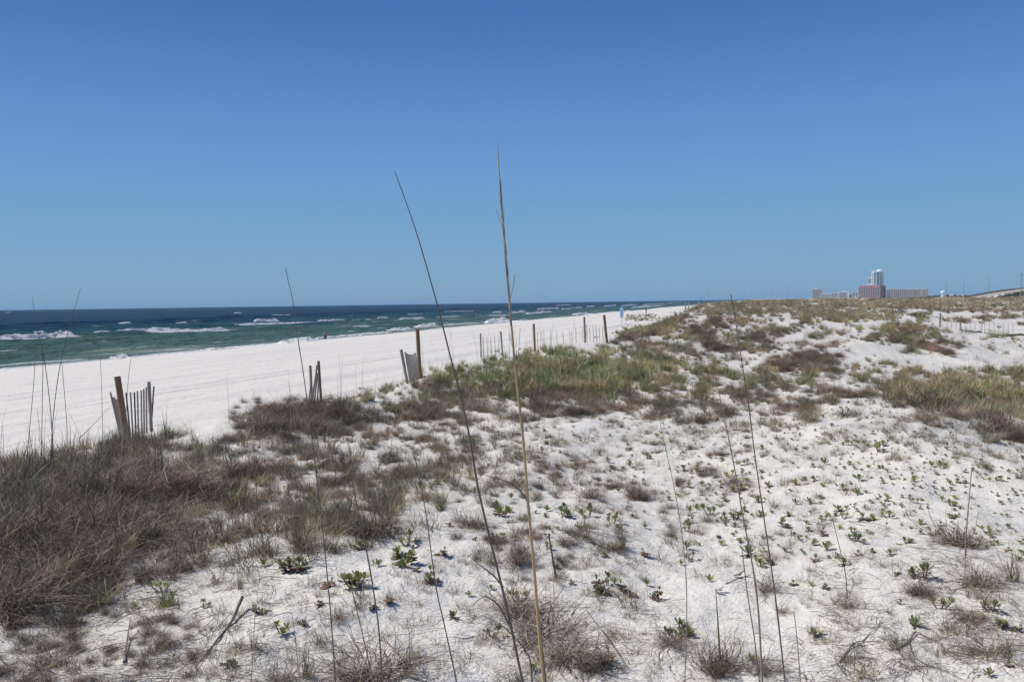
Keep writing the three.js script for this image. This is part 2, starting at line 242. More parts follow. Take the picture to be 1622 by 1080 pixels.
// ------------------------------------------------------------------ grass
const PAL = { // real base colours of blades
  dry: [[0.10, 0.078, 0.065], [0.16, 0.125, 0.105], [0.383, 0.314, 0.232], [0.465, 0.381, 0.284], [0.267, 0.202, 0.148], [0.324, 0.230, 0.158], [0.174, 0.123, 0.095]],
  brown: [[0.18, 0.115, 0.08], [0.09, 0.052, 0.04], [0.27, 0.195, 0.13], [0.15, 0.085, 0.06], [0.45, 0.39, 0.31], [0.045, 0.032, 0.027], [0.17, 0.16, 0.075], [0.34, 0.26, 0.17], [0.055, 0.036, 0.03]],
  purple: [[0.246, 0.185, 0.147], [0.324, 0.249, 0.198], [0.168, 0.114, 0.100], [0.259, 0.230, 0.127], [0.389, 0.318, 0.229]],
  olive: [[0.309, 0.295, 0.131], [0.242, 0.240, 0.103], [0.391, 0.349, 0.205], [0.324, 0.253, 0.160], [0.162, 0.165, 0.080], [0.459, 0.398, 0.279]],
  green: [[0.301, 0.333, 0.126], [0.227, 0.262, 0.093], [0.378, 0.365, 0.157], [0.438, 0.378, 0.204], [0.152, 0.186, 0.071], [0.528, 0.464, 0.298]],
  straw: [[0.416, 0.363, 0.156], [0.341, 0.320, 0.130], [0.478, 0.393, 0.220], [0.303, 0.242, 0.130]],
};
// one tuft, about one metre tall before scaling: n curved tapering blades
function tuft(seed, { n, pal, width = 0.012, spread = 0.35, lean = 0.45, curl = 0.5, base = 0.12, seg = 3, low = 0.35, tangle = 0.1 }) {
  const R = rng(seed), pos = [], col = [], idx = [], w1 = R() * 6.28, w2 = R() * 6.28, wind = R() * 6.28, blow = 0.35 * R();
  for (let b = 0; b < n; b++) {
    const a = R() * 6.283, br = base * Math.sqrt(R()), lob = 0.55 + 0.5 * Math.sin(a + w1) * Math.sin(2 * a + w2), lie = R() < 0.2, stray = R() < 0.06 ? 1.5 : 1, h = (low + (1 - low) * Math.pow(R(), 0.8)) * (0.6 + 0.6 * lob) * stray * (lie ? 0.35 : 1), ln = lean * (0.2 + R()) * (lie ? 3.2 : 1) + blow * Math.cos(a - wind), cu = curl * (R() * 1.5 - 0.25), tw = a + 1.57 + (R() - 0.5) * 1.6, c = pal[R() * pal.length | 0], k = 0.8 + 0.4 * R();
    const bx = Math.cos(a) * br, bz = Math.sin(a) * br, dx = Math.cos(a + (R() - 0.5) * 1.6), dz = Math.sin(a + (R() - 0.5) * 1.6), w0 = width * (0.6 + 0.8 * R()), ox = Math.cos(tw), oz = Math.sin(tw), v0 = pos.length / 3, sx = (R() - 0.5) * tangle * 2, sz = (R() - 0.5) * tangle * 2;
    for (let s = 0; s <= seg; s++) {
      const t = s / seg, o = ln * t + cu * t * t, y = -0.03 + h * (t - 0.45 * Math.max(0, cu) * t * t * t), w = w0 * (1 - t * t * 0.92) * 0.5, wx = sx * Math.sin(t * 5), wz = sz * Math.sin(t * 4.3);
      const px = bx + dx * o * spread * 2 * h + wx, pz = bz + dz * o * spread * 2 * h + wz;
      pos.push(px - ox * w, y, pz - oz * w, px + ox * w, y, pz + oz * w);
      for (let q = 0; q < 2; q++) col.push(c[0] * k, c[1] * k, c[2] * k);
    }
    for (let s = 0; s < seg; s++) { const p = v0 + s * 2; idx.push(p, p + 1, p + 2, p + 1, p + 3, p + 2); }
  }
  const g = new THREE.BufferGeometry(); g.setAttribute('position', new THREE.Float32BufferAttribute(pos, 3)); g.setAttribute('color', new THREE.Float32BufferAttribute(col, 3)); g.setIndex(idx); g.computeVertexNormals(); return g;
}
const grassMat = new THREE.MeshStandardMaterial({ color: 0xffffff, vertexColors: true, roughness: 0.8, side: THREE.DoubleSide });
const TUFT = {};
for (const [k, o] of Object.entries({
  brown: { n: 210, pal: PAL.brown, width: 0.012, spread: 0.45, lean: 0.5, curl: 1.0, base: 0.34, tangle: 0.4, seg: 4 },
  dry: { n: 95, pal: PAL.dry, width: 0.016, low: 0.2, spread: 0.55, lean: 0.6, curl: 1.0, base: 0.25, tangle: 0.3, seg: 4 },
  purple: { n: 130, pal: PAL.purple, width: 0.016, spread: 0.5, lean: 0.6, curl: 0.7, base: 0.35, tangle: 0.25 },
  green: { n: 90, pal: PAL.green, width: 0.02, spread: 0.4, lean: 0.5, curl: 0.55, base: 0.2 },
  olive: { n: 80, pal: PAL.olive, width: 0.026, spread: 0.45, lean: 0.5, curl: 0.5, base: 0.25 },
  straw: { n: 80, pal: PAL.straw, width: 0.022, spread: 0.4, lean: 0.5, curl: 0.5, base: 0.22 },
  sparse: { n: 26, pal: [...PAL.brown, ...PAL.olive], width: 0.016, spread: 0.5, lean: 0.6, curl: 0.8, base: 0.2, seg: 4, tangle: 0.15 },
  spiky: { n: 34, pal: [...PAL.green, ...PAL.dry], width: 0.016, spread: 0.3, lean: 0.4, curl: 0.3, base: 0.12 },
  farolive: { n: 46, pal: [...PAL.olive, ...PAL.brown.slice(0, 3)], width: 0.06, spread: 0.5, lean: 0.5, curl: 0.4, base: 0.4, seg: 2 },
})) TUFT[k] = [0, 1, 2].map(i => tuft(k.length * 100 + i * 7 + 1 + k.charCodeAt(0), o));
function inPoly(x, y, P) { let c = false; for (let i = 0, j = P.length - 1; i < P.length; j = i++) { const [a, b] = P[i], [d, e] = P[j]; if ((b > y) !== (e > y) && x < (d - a) * (y - b) / (e - b) + a) c = !c; } return c; }
const taken = []; // where thick grass stands, so that leafy plants keep to open sand
function meadow(name, label, layers, category) { // one mass of grass nobody could count
  const g = new THREE.Group(); g.name = numbered(name); tag(g, label, category, null, 'stuff'); scene.add(g);
  const M = new THREE.Matrix4(), Q = new THREE.Quaternion(), E = new THREE.Euler(), c = new THREE.Color();
  for (const { poly, kind, n, h, seed, wide = [0.8, 1.3], clump = 0.0, edge = 22, freq = 0.03, belt = null } of layers) {
    const R = rng(seed), xs = poly.map(p => p[0]), ys = poly.map(p => p[1]), X0 = Math.min(...xs), X1 = Math.max(...xs), Y0 = Math.min(...ys), Y1 = Math.max(...ys), lists = TUFT[kind].map(() => []);
    let got = 0;
    for (let tries = 0; tries < n * 14 && got < n; tries++) {
      const px = lerp(X0 - edge, X1 + edge, R()), py = lerp(Y0 - edge * 0.3, Y1 + edge * 0.3, R()), fz = (R() + R() + R() - 1.5), ex = edge * (2 * nz(px * 0.04, py * 0.09, 3) + 1.5 * nz(px * 0.15, py * 0.3, 9) + 1.6 * fz), ey = edge * 0.35 * (2 * nz(px * 0.05, py * 0.1, 4) + 1.6 * (R() + R() + R() - 1.5));
      if (!inPoly(px + ex, py + ey, poly)) continue;
      if (clump && fbm(px * freq, py * freq * 2.6, 3, seed) < clump * R()) continue;
      const hit = belt ? [stand(px, lerp(belt[0], belt[1], R()))] : drop(px, py); if (!hit) continue; const [p] = hit;
      const H = lerp(h[0], h[1], R() * R()), w = H * lerp(wide[0], wide[1], R());
      M.compose(p, Q.setFromEuler(E.set((R() - 0.5) * 0.3, R() * 6.28, (R() - 0.5) * 0.3)), V3(w, H, w));
      const tone = nz(px * 0.02, py * 0.05, 17) + 0.7 * nz(px * 0.07, py * 0.16, 18); lists[R() * lists.length | 0].push([M.clone(), clamp(1 + 0.55 * tone + 0.5 * (R() - 0.5), 0.5, 1.7), clamp(0.5 + 1.1 * nz(px * 0.03, py * 0.07, 19) + 0.5 * (R() - 0.5))]); got++; taken.push([px, py]);
    }
    lists.forEach((L, i) => { if (!L.length) return; const im = new THREE.InstancedMesh(TUFT[kind][i], grassMat, L.length); im.name = 'blades'; im.castShadow = im.receiveShadow = true; L.forEach(([m, k, t], q) => { im.setMatrixAt(q, m); im.setColorAt(q, c.setRGB(k * (0.86 + 0.3 * t), k, k * (0.95 + 0.08 * t))); }); g.add(im); });
  }
}
const BANK = [[-40, 735], [120, 722], [250, 705], [330, 690], [400, 665], [430, 700], [425, 760], [380, 800], [300, 850], [210, 900], [150, 945], [-40, 985]];
meadow('dry_grass_bank', 'dense brown dry grass covering the dune edge at lower left', [
  { seed: 11, kind: 'brown', n: 420, h: [0.12, 0.5], wide: [0.7, 1.5], clump: 0.42, freq: 0.024, poly: BANK },
  { seed: 16, kind: 'brown', n: 200, h: [0.2, 0.5], poly: [[-40, 760], [130, 735], [250, 730], [230, 800], [120, 870], [-40, 930]] },
  { seed: 12, kind: 'dry', n: 170, h: [0.12, 0.38], clump: 0.2, poly: [[-40, 735], [120, 722], [250, 705], [400, 668], [560, 650], [560, 720], [430, 800], [300, 880], [150, 970], [-40, 1000]] },
  { seed: 13, kind: 'brown', n: 230, h: [0.2, 0.45], poly: [[390, 660], [420, 640], [470, 638], [560, 648], [570, 668], [520, 690], [420, 690]] },
  { seed: 14, kind: 'spiky', n: 200, h: [0.22, 0.6], poly: [[-20, 735], [120, 720], [250, 705], [400, 675], [560, 680], [560, 720], [400, 780], [200, 860], [-20, 880]] },
  { seed: 15, kind: 'purple', n: 150, h: [0.1, 0.22], poly: [[-20, 800], [200, 760], [420, 700], [440, 790], [330, 880], [200, 950], [-20, 985]], clump: 0.2 },
  { seed: 18, kind: 'spiky', n: 46, h: [0.25, 0.6], edge: 10, poly: [[140, 712], [180, 700], [260, 696], [270, 706], [180, 720]] },
  { seed: 19, kind: 'brown', n: 40, h: [0.2, 0.4], edge: 10, poly: [[150, 715], [200, 704], [270, 698], [280, 712], [180, 724]] },
  { seed: 9, kind: 'olive', n: 60, h: [0.15, 0.42], poly: BANK, clump: 0.2 },
  { seed: 17, kind: 'green', n: 80, h: [0.16, 0.36], poly: BANK, clump: 0.25 },
  { seed: 10, kind: 'spiky', n: 70, h: [0.35, 0.75], poly: [[-20, 745], [60, 735], [150, 728], [140, 770], [-20, 800]] },
], 'grass');
meadow('sparse_grass', 'thin brown and green grass scattered over sand at left centre', [
  { seed: 21, kind: 'sparse', n: 1050, h: [0.12, 0.34], clump: 0.22, poly: [[430, 690], [560, 660], [700, 640], [830, 650], [800, 720], [720, 760], [650, 840], [540, 880], [420, 880], [330, 900], [360, 830], [430, 780]] },
  { seed: 22, kind: 'brown', n: 280, h: [0.08, 0.26], clump: 0.28, poly: [[430, 690], [560, 665], [700, 645], [760, 690], [650, 780], [560, 850], [430, 830]] },
  { seed: 23, kind: 'spiky', n: 190, h: [0.14, 0.36], clump: 0.25, poly: [[430, 700], [560, 665], [720, 645], [800, 700], [700, 780], [560, 870], [400, 860]] },
  { seed: 24, kind: 'sparse', n: 800, h: [0.08, 0.24], clump: 0.25, poly: [[700, 640], [1020, 620], [1050, 700], [900, 780], [760, 800], [700, 760]] },
  { seed: 58, kind: 'brown', n: 120, h: [0.06, 0.18], clump: 0.35, poly: [[700, 660], [1050, 650], [1250, 700], [1150, 820], [900, 900], [720, 880]] },
  { seed: 25, kind: 'dry', n: 160, h: [0.07, 0.17], clump: 0.4, poly: [[700, 690], [1250, 640], [1320, 760], [1000, 860], [760, 900]] },
  { seed: 28, kind: 'sparse', n: 900, h: [0.04, 0.15], clump: 0.25, poly: [[700, 680], [1100, 650], [1330, 680], [1400, 800], [1250, 900], [900, 930], [720, 900]] },
  { seed: 29, kind: 'sparse', n: 230, h: [0.05, 0.15], clump: 0.3, poly: [[1400, 800], [1622, 860], [1640, 1090], [1300, 1090], [1250, 960]] },
  { seed: 26, kind: 'sparse', n: 330, h: [0.05, 0.16], clump: 0.3, poly: [[-20, 970], [200, 940], [420, 890], [660, 960], [600, 1090], [-20, 1090]] },
  { seed: 20, kind: 'sparse', n: 260, h: [0.05, 0.17], clump: 0.2, poly: [[620, 880], [1000, 860], [1080, 1090], [560, 1090]] },
  { seed: 27, kind: 'brown', n: 90, h: [0.05, 0.13], clump: 0.3, poly: [[-20, 970], [180, 950], [300, 1000], [260, 1090], [-20, 1090]] },
], 'grass');
meadow('green_dune_grass', 'thick olive green grass on the mound beside the beach', [
  { seed: 31, kind: 'green', n: 760, h: [0.16, 0.6], wide: [0.7, 1.5], poly: [[640, 612], [690, 592], [770, 575], [850, 552], [920, 556], [1010, 566], [1070, 580], [1010, 602], [960, 630], [840, 630], [740, 622], [700, 610]] },
  { seed: 32, kind: 'purple', n: 640, h: [0.14, 0.4], poly: [[680, 632], [760, 608], [900, 606], [970, 615], [960, 645], [850, 660], [740, 665], [640, 662]], clump: 0.15 },
  { seed: 37, kind: 'olive', n: 300, h: [0.16, 0.55], poly: [[650, 615], [770, 580], [850, 556], [920, 558], [1070, 582], [1000, 610], [940, 640], [720, 640]] },
  { seed: 33, kind: 'straw', n: 200, h: [0.2, 0.5], poly: [[830, 572], [1060, 570], [1090, 590], [960, 632], [840, 628]] },
  { seed: 36, kind: 'dry', n: 160, h: [0.15, 0.35], poly: [[700, 600], [1000, 580], [1080, 590], [980, 640], [720, 660]], clump: 0.2 },
  { seed: 34, kind: 'olive', n: 150, h: [0.12, 0.42], clump: 0.3, poly: [[480, 655], [600, 622], [660, 606], [700, 618], [640, 660], [540, 668]] },
  { seed: 35, kind: 'sparse', n: 240, h: [0.14, 0.42], clump: 0.2, poly: [[520, 640], [640, 618], [700, 630], [680, 665], [540, 670]] },
], 'grass');
meadow('ridge_grass', 'brown green grass along the far dune ridge under the horizon', [
  { seed: 41, kind: 'olive', n: 900, h: [0.2, 0.6], clump: 0.2, poly: [[1000, 530], [1040, 512], [1085, 492], [1130, 484], [1250, 480], [1340, 486], [1400, 498], [1340, 512], [1250, 510], [1180, 525], [1120, 520], [1060, 535]] },
  { seed: 47, kind: 'olive', n: 900, h: [0.25, 0.75], belt: [62, 100], edge: 8, poly: [[1085, 400], [1420, 400], [1420, 500], [1085, 500]] },
  { seed: 48, kind: 'purple', n: 420, h: [0.3, 0.7], belt: [58, 95], edge: 8, poly: [[1080, 400], [1360, 400], [1360, 500], [1080, 500]] },
  { seed: 42, kind: 'brown', n: 300, h: [0.25, 0.65], clump: 0.3, poly: [[960, 540], [1050, 515], [1120, 500], [1180, 520], [1220, 530], [1110, 545], [1000, 550]] },
  { seed: 43, kind: 'olive', n: 520, h: [0.18, 0.55], poly: [[1220, 512], [1300, 502], [1400, 505], [1460, 518], [1500, 535], [1505, 556], [1470, 552], [1420, 535], [1340, 522], [1260, 530]], clump: 0.15 },
  { seed: 44, kind: 'brown', n: 170, h: [0.2, 0.55], poly: [[1380, 520], [1450, 528], [1505, 552], [1480, 562], [1430, 545]], clump: 0.1 },
  { seed: 45, kind: 'purple', n: 420, h: [0.15, 0.45], clump: 0.2, poly: [[980, 545], [1100, 535], [1240, 540], [1330, 520], [1330, 545], [1150, 570], [1000, 565]] },
  { seed: 46, kind: 'straw', n: 140, h: [0.25, 0.6], poly: [[1270, 500], [1400, 502], [1460, 516], [1380, 520]], clump: 0.2 },
  { seed: 49, kind: 'sparse', n: 900, h: [0.2, 0.5], clump: 0.1, poly: [[980, 540], [1080, 510], [1250, 512], [1340, 530], [1250, 560], [1000, 570]] },
], 'grass');
meadow('mid_dune_grass', 'low mixed brown and olive grass band across the middle dunes', [
  { seed: 51, kind: 'olive', n: 620, h: [0.12, 0.4], clump: 0.15, poly: [[940, 600], [1060, 570], [1180, 570], [1330, 572], [1500, 590], [1480, 612], [1330, 602], [1180, 622], [1000, 645]] },
  { seed: 52, kind: 'brown', n: 200, h: [0.18, 0.45], poly: [[1225, 572], [1260, 562], [1310, 564], [1330, 578], [1270, 584]] },
  { seed: 53, kind: 'purple', n: 460, h: [0.1, 0.28], clump: 0.2, poly: [[960, 630], [1100, 590], [1330, 584], [1520, 600], [1500, 625], [1250, 650], [1050, 660]] },
  { seed: 54, kind: 'sparse', n: 1500, h: [0.1, 0.3], clump: 0.2, poly: [[940, 640], [1120, 590], [1420, 590], [1580, 650], [1400, 660], [1100, 690]] },
  { seed: 57, kind: 'sparse', n: 900, h: [0.05, 0.18], clump: 0.2, poly: [[1000, 650], [1400, 630], [1622, 700], [1640, 760], [1300, 720], [1050, 720]] },
  { seed: 55, kind: 'olive', n: 160, h: [0.2, 0.5], clump: 0.25, poly: [[960, 545], [1230, 530], [1240, 565], [960, 580]] },
  { seed: 56, kind: 'straw', n: 90, h: [0.15, 0.4], clump: 0.3, poly: [[960, 590], [1200, 570], [1300, 590], [1100, 630], [960, 630]] },
], 'grass');
meadow('yellow_green_grass', 'yellow green grass clumps in the hollow at the right edge', [
  { seed: 61, kind: 'straw', n: 260, h: [0.12, 0.42], wide: [0.7, 1.6], poly: [[1500, 600], [1560, 588], [1660, 585], [1660, 655], [1580, 650], [1520, 630]], clump: 0.12 },
  { seed: 69, kind: 'dry', n: 130, h: [0.15, 0.4], poly: [[1480, 600], [1560, 588], [1660, 585], [1660, 665], [1580, 655], [1500, 635]] },
  { seed: 65, kind: 'olive', n: 190, h: [0.2, 0.5], poly: [[1480, 600], [1560, 588], [1660, 585], [1660, 665], [1580, 655], [1500, 635]], clump: 0.12 },
  { seed: 62, kind: 'purple', n: 240, h: [0.12, 0.34], poly: [[1470, 630], [1560, 640], [1660, 650], [1660, 705], [1560, 680], [1490, 655]], clump: 0.15 },
  { seed: 66, kind: 'dry', n: 120, h: [0.1, 0.28], poly: [[1450, 620], [1560, 640], [1660, 650], [1660, 705], [1560, 680], [1470, 655]], clump: 0.15 },
  { seed: 63, kind: 'olive', n: 260, h: [0.15, 0.45], clump: 0.25, poly: [[1390, 600], [1480, 588], [1540, 595], [1540, 640], [1440, 640]] },
  { seed: 67, kind: 'sparse', n: 240, h: [0.12, 0.4], clump: 0.15, poly: [[1360, 600], [1480, 585], [1560, 595], [1540, 650], [1420, 650]] },
  { seed: 64, kind: 'olive', n: 60, h: [0.2, 0.55], clump: 0.3, poly: [[1520, 528], [1622, 524], [1660, 530], [1600, 556], [1540, 545]] },
  { seed: 68, kind: 'sparse', n: 160, h: [0.15, 0.4], clump: 0.3, poly: [[1400, 520], [1660, 515], [1660, 585], [1500, 575]] },
], 'grass');
meadow('far_dune_grass', 'olive grass flats behind the dunes reaching to the bridge', [
  { seed: 71, kind: 'farolive', n: 1800, h: [0.35, 0.8], wide: [1, 2.6], edge: 4, clump: 0.1, freq: 0.04, poly: [[1290, 478], [1400, 472.4], [1530, 471], [1680, 469], [1680, 490], [1560, 486], [1480, 484], [1400, 486], [1330, 490]] },
  { seed: 74, kind: 'farolive', n: 1500, h: [0.4, 0.9], wide: [1, 3], edge: 4, belt: [130, 420], poly: [[1310, 400], [1680, 400], [1680, 500], [1310, 500]] },
  { seed: 75, kind: 'farolive', n: 900, h: [0.6, 1.2], wide: [2, 6], edge: 4, belt: [420, 690], poly: [[1180, 400], [1680, 400], [1680, 500], [1180, 500]] },
  { seed: 77, kind: 'farolive', n: 1300, h: [0.9, 1.9], wide: [4, 12], edge: 4, belt: [690, 2600], poly: [[1180, 400], [1690, 400], [1690, 500], [1180, 500]] },
  { seed: 72, kind: 'farolive', n: 500, h: [0.25, 0.7], wide: [1, 2], edge: 8, clump: 0.35, freq: 0.05, poly: [[1380, 486], [1480, 482], [1680, 484], [1680, 516], [1560, 512], [1440, 505]] },
  { seed: 73, kind: 'olive', n: 200, h: [0.3, 0.6], edge: 5, poly: [[992, 503], [1010, 497], [1038, 498], [1040, 505], [1010, 508]] },
  { seed: 76, kind: 'olive', n: 260, h: [0.3, 0.7], edge: 8, poly: [[975, 530], [1010, 520], [1060, 508], [1085, 500], [1060, 522], [1000, 535]] },
], 'grass');

// single tufts on the open sand
const SPOTS = []; // landmarks for describing the small plants
function soloTuft(px, py, hpx, wpx, kind, label, seed, extra) {
  const hit = drop(px, py); if (!hit) return; const [p, d] = hit, H = hpx / FPX * d, w = wpx / FPX * d;
  const t = thing('grass_tuft', label, 'grass tuft', p, rng(seed)() * 6.28, 'single grass tufts on the open sand');
  const m = part(t, 'blades', TUFT[kind][seed % 3], grassMat); m.scale.set(w * 0.95, H * 1.05, w * 0.95);
  const m2 = part(t, 'blades', TUFT[kind][(seed + 1) % 3], grassMat); m2.scale.set(w * 0.7, H * 0.75, w * 0.75); m2.rotation.y = 1.1; m2.position.set(w * 0.12, 0, -w * 0.1);
  if (extra === 'thatch') { const m3 = part(t, 'thatch', TUFT.dry[(seed + 2) % 3], grassMat); m3.scale.set(w * 1.35, H * 0.38, w * 1.2); m3.rotation.y = 2.3; }
  if (extra === 'spear') part(t, 'green_shoot', rod([V3(0, 0, 0), V3(0.01, H * 0.7, 0), V3(0.02, H * 1.5, 0.01)], q => 0.007 * (1 - 0.8 * q), 5), shootMat);
  SPOTS.push([px, py - hpx * 0.4, label.at ?? null]);
}
const shootMat = std(lin(0.16, 0.17, 0.06), 0.7);
const solo = [
  [1515, 862, 62, 74, 'dry', 'large grey dry grass tuft on the right sand slope', 'thatch'],
  [1556, 925, 52, 62, 'dry', 'dark grey grass tuft below the large grey tuft at right', 'thatch'],
  [1536, 985, 46, 50, 'dry', 'shaggy grey grass tuft beside a bright green plant at lower right', 'thatch'],
  [1455, 942, 36, 42, 'brown', 'small dark brown grass tuft low on the right slope', ''],
  [868, 1012, 84, 120, 'dry', 'wide grey grass tuft at the foot of the golden stalk', 'thatch'],
  [905, 1042, 62, 84, 'dry', 'matted grey grass tuft right of the golden stalk base', 'thatch'],
  [936, 1058, 48, 48, 'brown', 'dark brown grass tuft lowest right of the golden stalk', ''],
  [822, 968, 54, 80, 'dry', 'grey grass tuft between the two tallest stalks', 'thatch'],
  [600, 1072, 96, 112, 'dry', 'bushy grey grass tuft at bottom edge left of centre', 'thatch'],
  [652, 1066, 66, 70, 'spiky', 'pale green grass tuft beside the bushy grey tuft at bottom edge', ''],
  [486, 1075, 84, 60, 'spiky', 'upright straw grass tuft at bottom edge below left slender stalk', ''],
  [446, 1078, 56, 50, 'dry', 'low grey grass tuft at bottom edge left of the slender stalk', ''],
  [1142, 1062, 88, 74, 'brown', 'dark tangled grass tuft with one upright green shoot at bottom right', 'spear'],
  [1064, 1020, 40, 52, 'dry', 'low dry grass tuft left of the dark tangled tuft', 'thatch'],
  [1218, 1062, 54, 60, 'dry', 'grey grass tuft at the feet of the two right stalks', ''],
  [1346, 962, 36, 36, 'dry', 'small grey grass tuft alone on the right foreground sand', ''],
  [1218, 936, 40, 40, 'dry', 'pale dry grass tuft between the right stalks', ''],
  [985, 868, 50, 56, 'spiky', 'greyish green grass tuft right of the golden stalk', ''],
  [930, 842, 42, 54, 'spiky', 'low green grass tuft just right of the golden stalk', ''],
  [825, 888, 44, 48, 'dry', 'wispy grey grass tuft just left of the golden stalk', ''],
  [1012, 790, 36, 44, 'brown', 'small dark grass tuft in the middle of the sand', ''],
  [932, 788, 40, 52, 'dry', 'thin dry grass tuft in the middle right of the golden stalk', ''],
  [745, 832, 44, 56, 'dry', 'grey grass tuft just left of the dark leaning stalk', ''],
  [1160, 768, 32, 44, 'dry', 'dry grass tuft by the right stalks at mid height', ''],
  [1600, 920, 66, 60, 'spiky', 'wispy grass tuft at the right edge of the slope', ''],
  [1560, 1035, 40, 60, 'dry', 'dry grass tuft near the lower right corner', ''],
  [262, 962, 46, 62, 'green', 'green grass tuft at the lower edge of the brown grass bank', ''],
  [284, 905, 58, 30, 'brown', 'dark upright grass tuft at the edge of the brown grass bank', ''],
  [378, 934, 60, 30, 'spiky', 'thin upright grass tuft left of the leafy cluster', ''],
  [505, 812, 60, 46, 'spiky', 'green grass tuft beside the left slender stalk', ''],
  [592, 846, 44, 66, 'brown', 'brown grass tuft above the leafy clusters at left centre', ''],
  [120, 1060, 50, 56, 'sparse', 'thin brown grass tuft at bottom left', ''],
  [400, 1030, 60, 30, 'spiky', 'single green blade tuft at bottom left of centre', ''],
  [60, 1060, 46, 70, 'dry', 'matted dry grass tuft in the lower left corner', 'thatch'],
  [1350, 1072, 60, 80, 'sparse', 'sparse reddish grass tuft at bottom edge right', ''],
  [1010, 965, 40, 40, 'sparse', 'thin dead grass tuft right of the matted grey tuft', ''],
];
solo.forEach((s, i) => soloTuft(s[0], s[1], s[2], s[3], s[4], s[5], 300 + i * 5, s[6]));

// ------------------------------------------------------------------ leafy beach plants
const leafGeos = [0, 1, 2].map(v => { // spoon-shaped fleshy leaf, one unit long along +y, cupped
  const T = [0, 0.3, 0.62, 0.86, 1], W = [[0.05, 0.11, 0.19, 0.16, 0.03], [0.045, 0.1, 0.165, 0.15, 0.03], [0.05, 0.12, 0.21, 0.17, 0.04]][v], pos = [], idx = [];
  T.forEach((t, i) => { const bend = (v === 1 ? 0.10 : 0.18) * t * t, w = W[i]; pos.push(-w, t, -bend + w * 0.42, 0, t, -bend, w, t, -bend + w * 0.42); });
  for (let i = 0; i < 4; i++) for (let k = 0; k < 2; k++) { const a = i * 3 + k; idx.push(a, a + 1, a + 3, a + 1, a + 4, a + 3); }
  const g = new THREE.BufferGeometry(); g.setAttribute('position', new THREE.Float32BufferAttribute(pos, 3)); g.setIndex(idx); g.computeVertexNormals(); return g;
});
const leafMats = [[0.31, 0.345, 0.135], [0.38, 0.385, 0.15], [0.24, 0.275, 0.12], [0.33, 0.32, 0.17]].map(c => new THREE.MeshPhysicalMaterial({ color: lin(...c), roughness: 0.42, transmission: 0.3, thickness: 0, side: THREE.DoubleSide }));
const deadMats = [[0.13, 0.06, 0.045], [0.22, 0.125, 0.085], [0.085, 0.055, 0.045]].map(c => std(lin(...c), 0.85));
const stemMat = std(lin(0.16, 0.11, 0.08), 0.9);
function plantPlan(seed, heads, wither) { // where every leaf sits; the plant is about one unit wide
  const R = rng(seed), live = [], dead = [], stems = [], M = new THREE.Matrix4(), Q = new THREE.Quaternion(), Q2 = new THREE.Quaternion();
  const put = (list, p, yaw, tilt, len) => { Q.setFromAxisAngle(V3(0, 1, 0), yaw); Q2.setFromAxisAngle(V3(1, 0, 0), tilt); Q.multiply(Q2); M.compose(p, Q, V3(len, len, len)); list.push([M.clone(), R() * 3 | 0]); };
  for (let h = 0; h < heads; h++) {
    const a = h * 2.4 + R(), rr = heads > 1 ? 0.12 + 0.24 * Math.sqrt(h / heads) + 0.06 * R() : 0, size = heads > 1 ? 0.27 + 0.14 * R() : 0.5;
    const top = V3(Math.cos(a) * rr, (heads > 1 ? 0.10 + 0.26 * R() : 0.08 + 0.12 * R()), Math.sin(a) * rr), n = 11 + (R() * 5 | 0);
    stems.push([V3(top.x * 0.3, -0.05, top.z * 0.3), top.clone().multiply(V3(0.8, 0.6, 0.8)), top.clone()]);
    for (let i = 0; i < n; i++) { const k = i / n; put(live, top.clone().add(V3(0, 0.05 * (1 - k), 0)), i * 2.4 + R() * 0.5, 0.25 + 1.0 * k + (R() - 0.5) * 0.35, size * (0.6 + 0.4 * k) * (0.8 + 0.3 * R())); }
    const nd = Math.round(wither * (6 + 5 * R()));
    for (let i = 0; i < nd; i++) put(dead, top.clone().multiplyScalar(0.75), R() * 6.28, 1.35 + R() * 0.75, size * (0.55 + 0.35 * R()));
  }
  return { live, dead, stems };
}
function fuse(list) { const gs = list.map(([m, v]) => leafGeos[v].clone().applyMatrix4(m)); return gs.length ? mergeGeometries(gs) : null; }
const PLANS = [];
for (const heads of [1, 3, 6]) for (const wither of [0, 0.8, 2]) for (let k = 0; k < 2; k++) { const p = plantPlan(900 + heads * 50 + wither * 13 + k * 5, heads, wither); if (wither === 2) p.live.splice(heads * 5); PLANS.push({ heads, wither, k, ...p, liveGeo: fuse(p.live), deadGeo: fuse(p.dead), stemGeo: mergeGeometries(p.stems.map(s => rod(s, t => 0.03 * (1 - 0.3 * t), 5))) }); }
const planOf = (heads, wither, k) => PLANS.find(p => p.heads === heads && p.wither === wither && p.k === k);
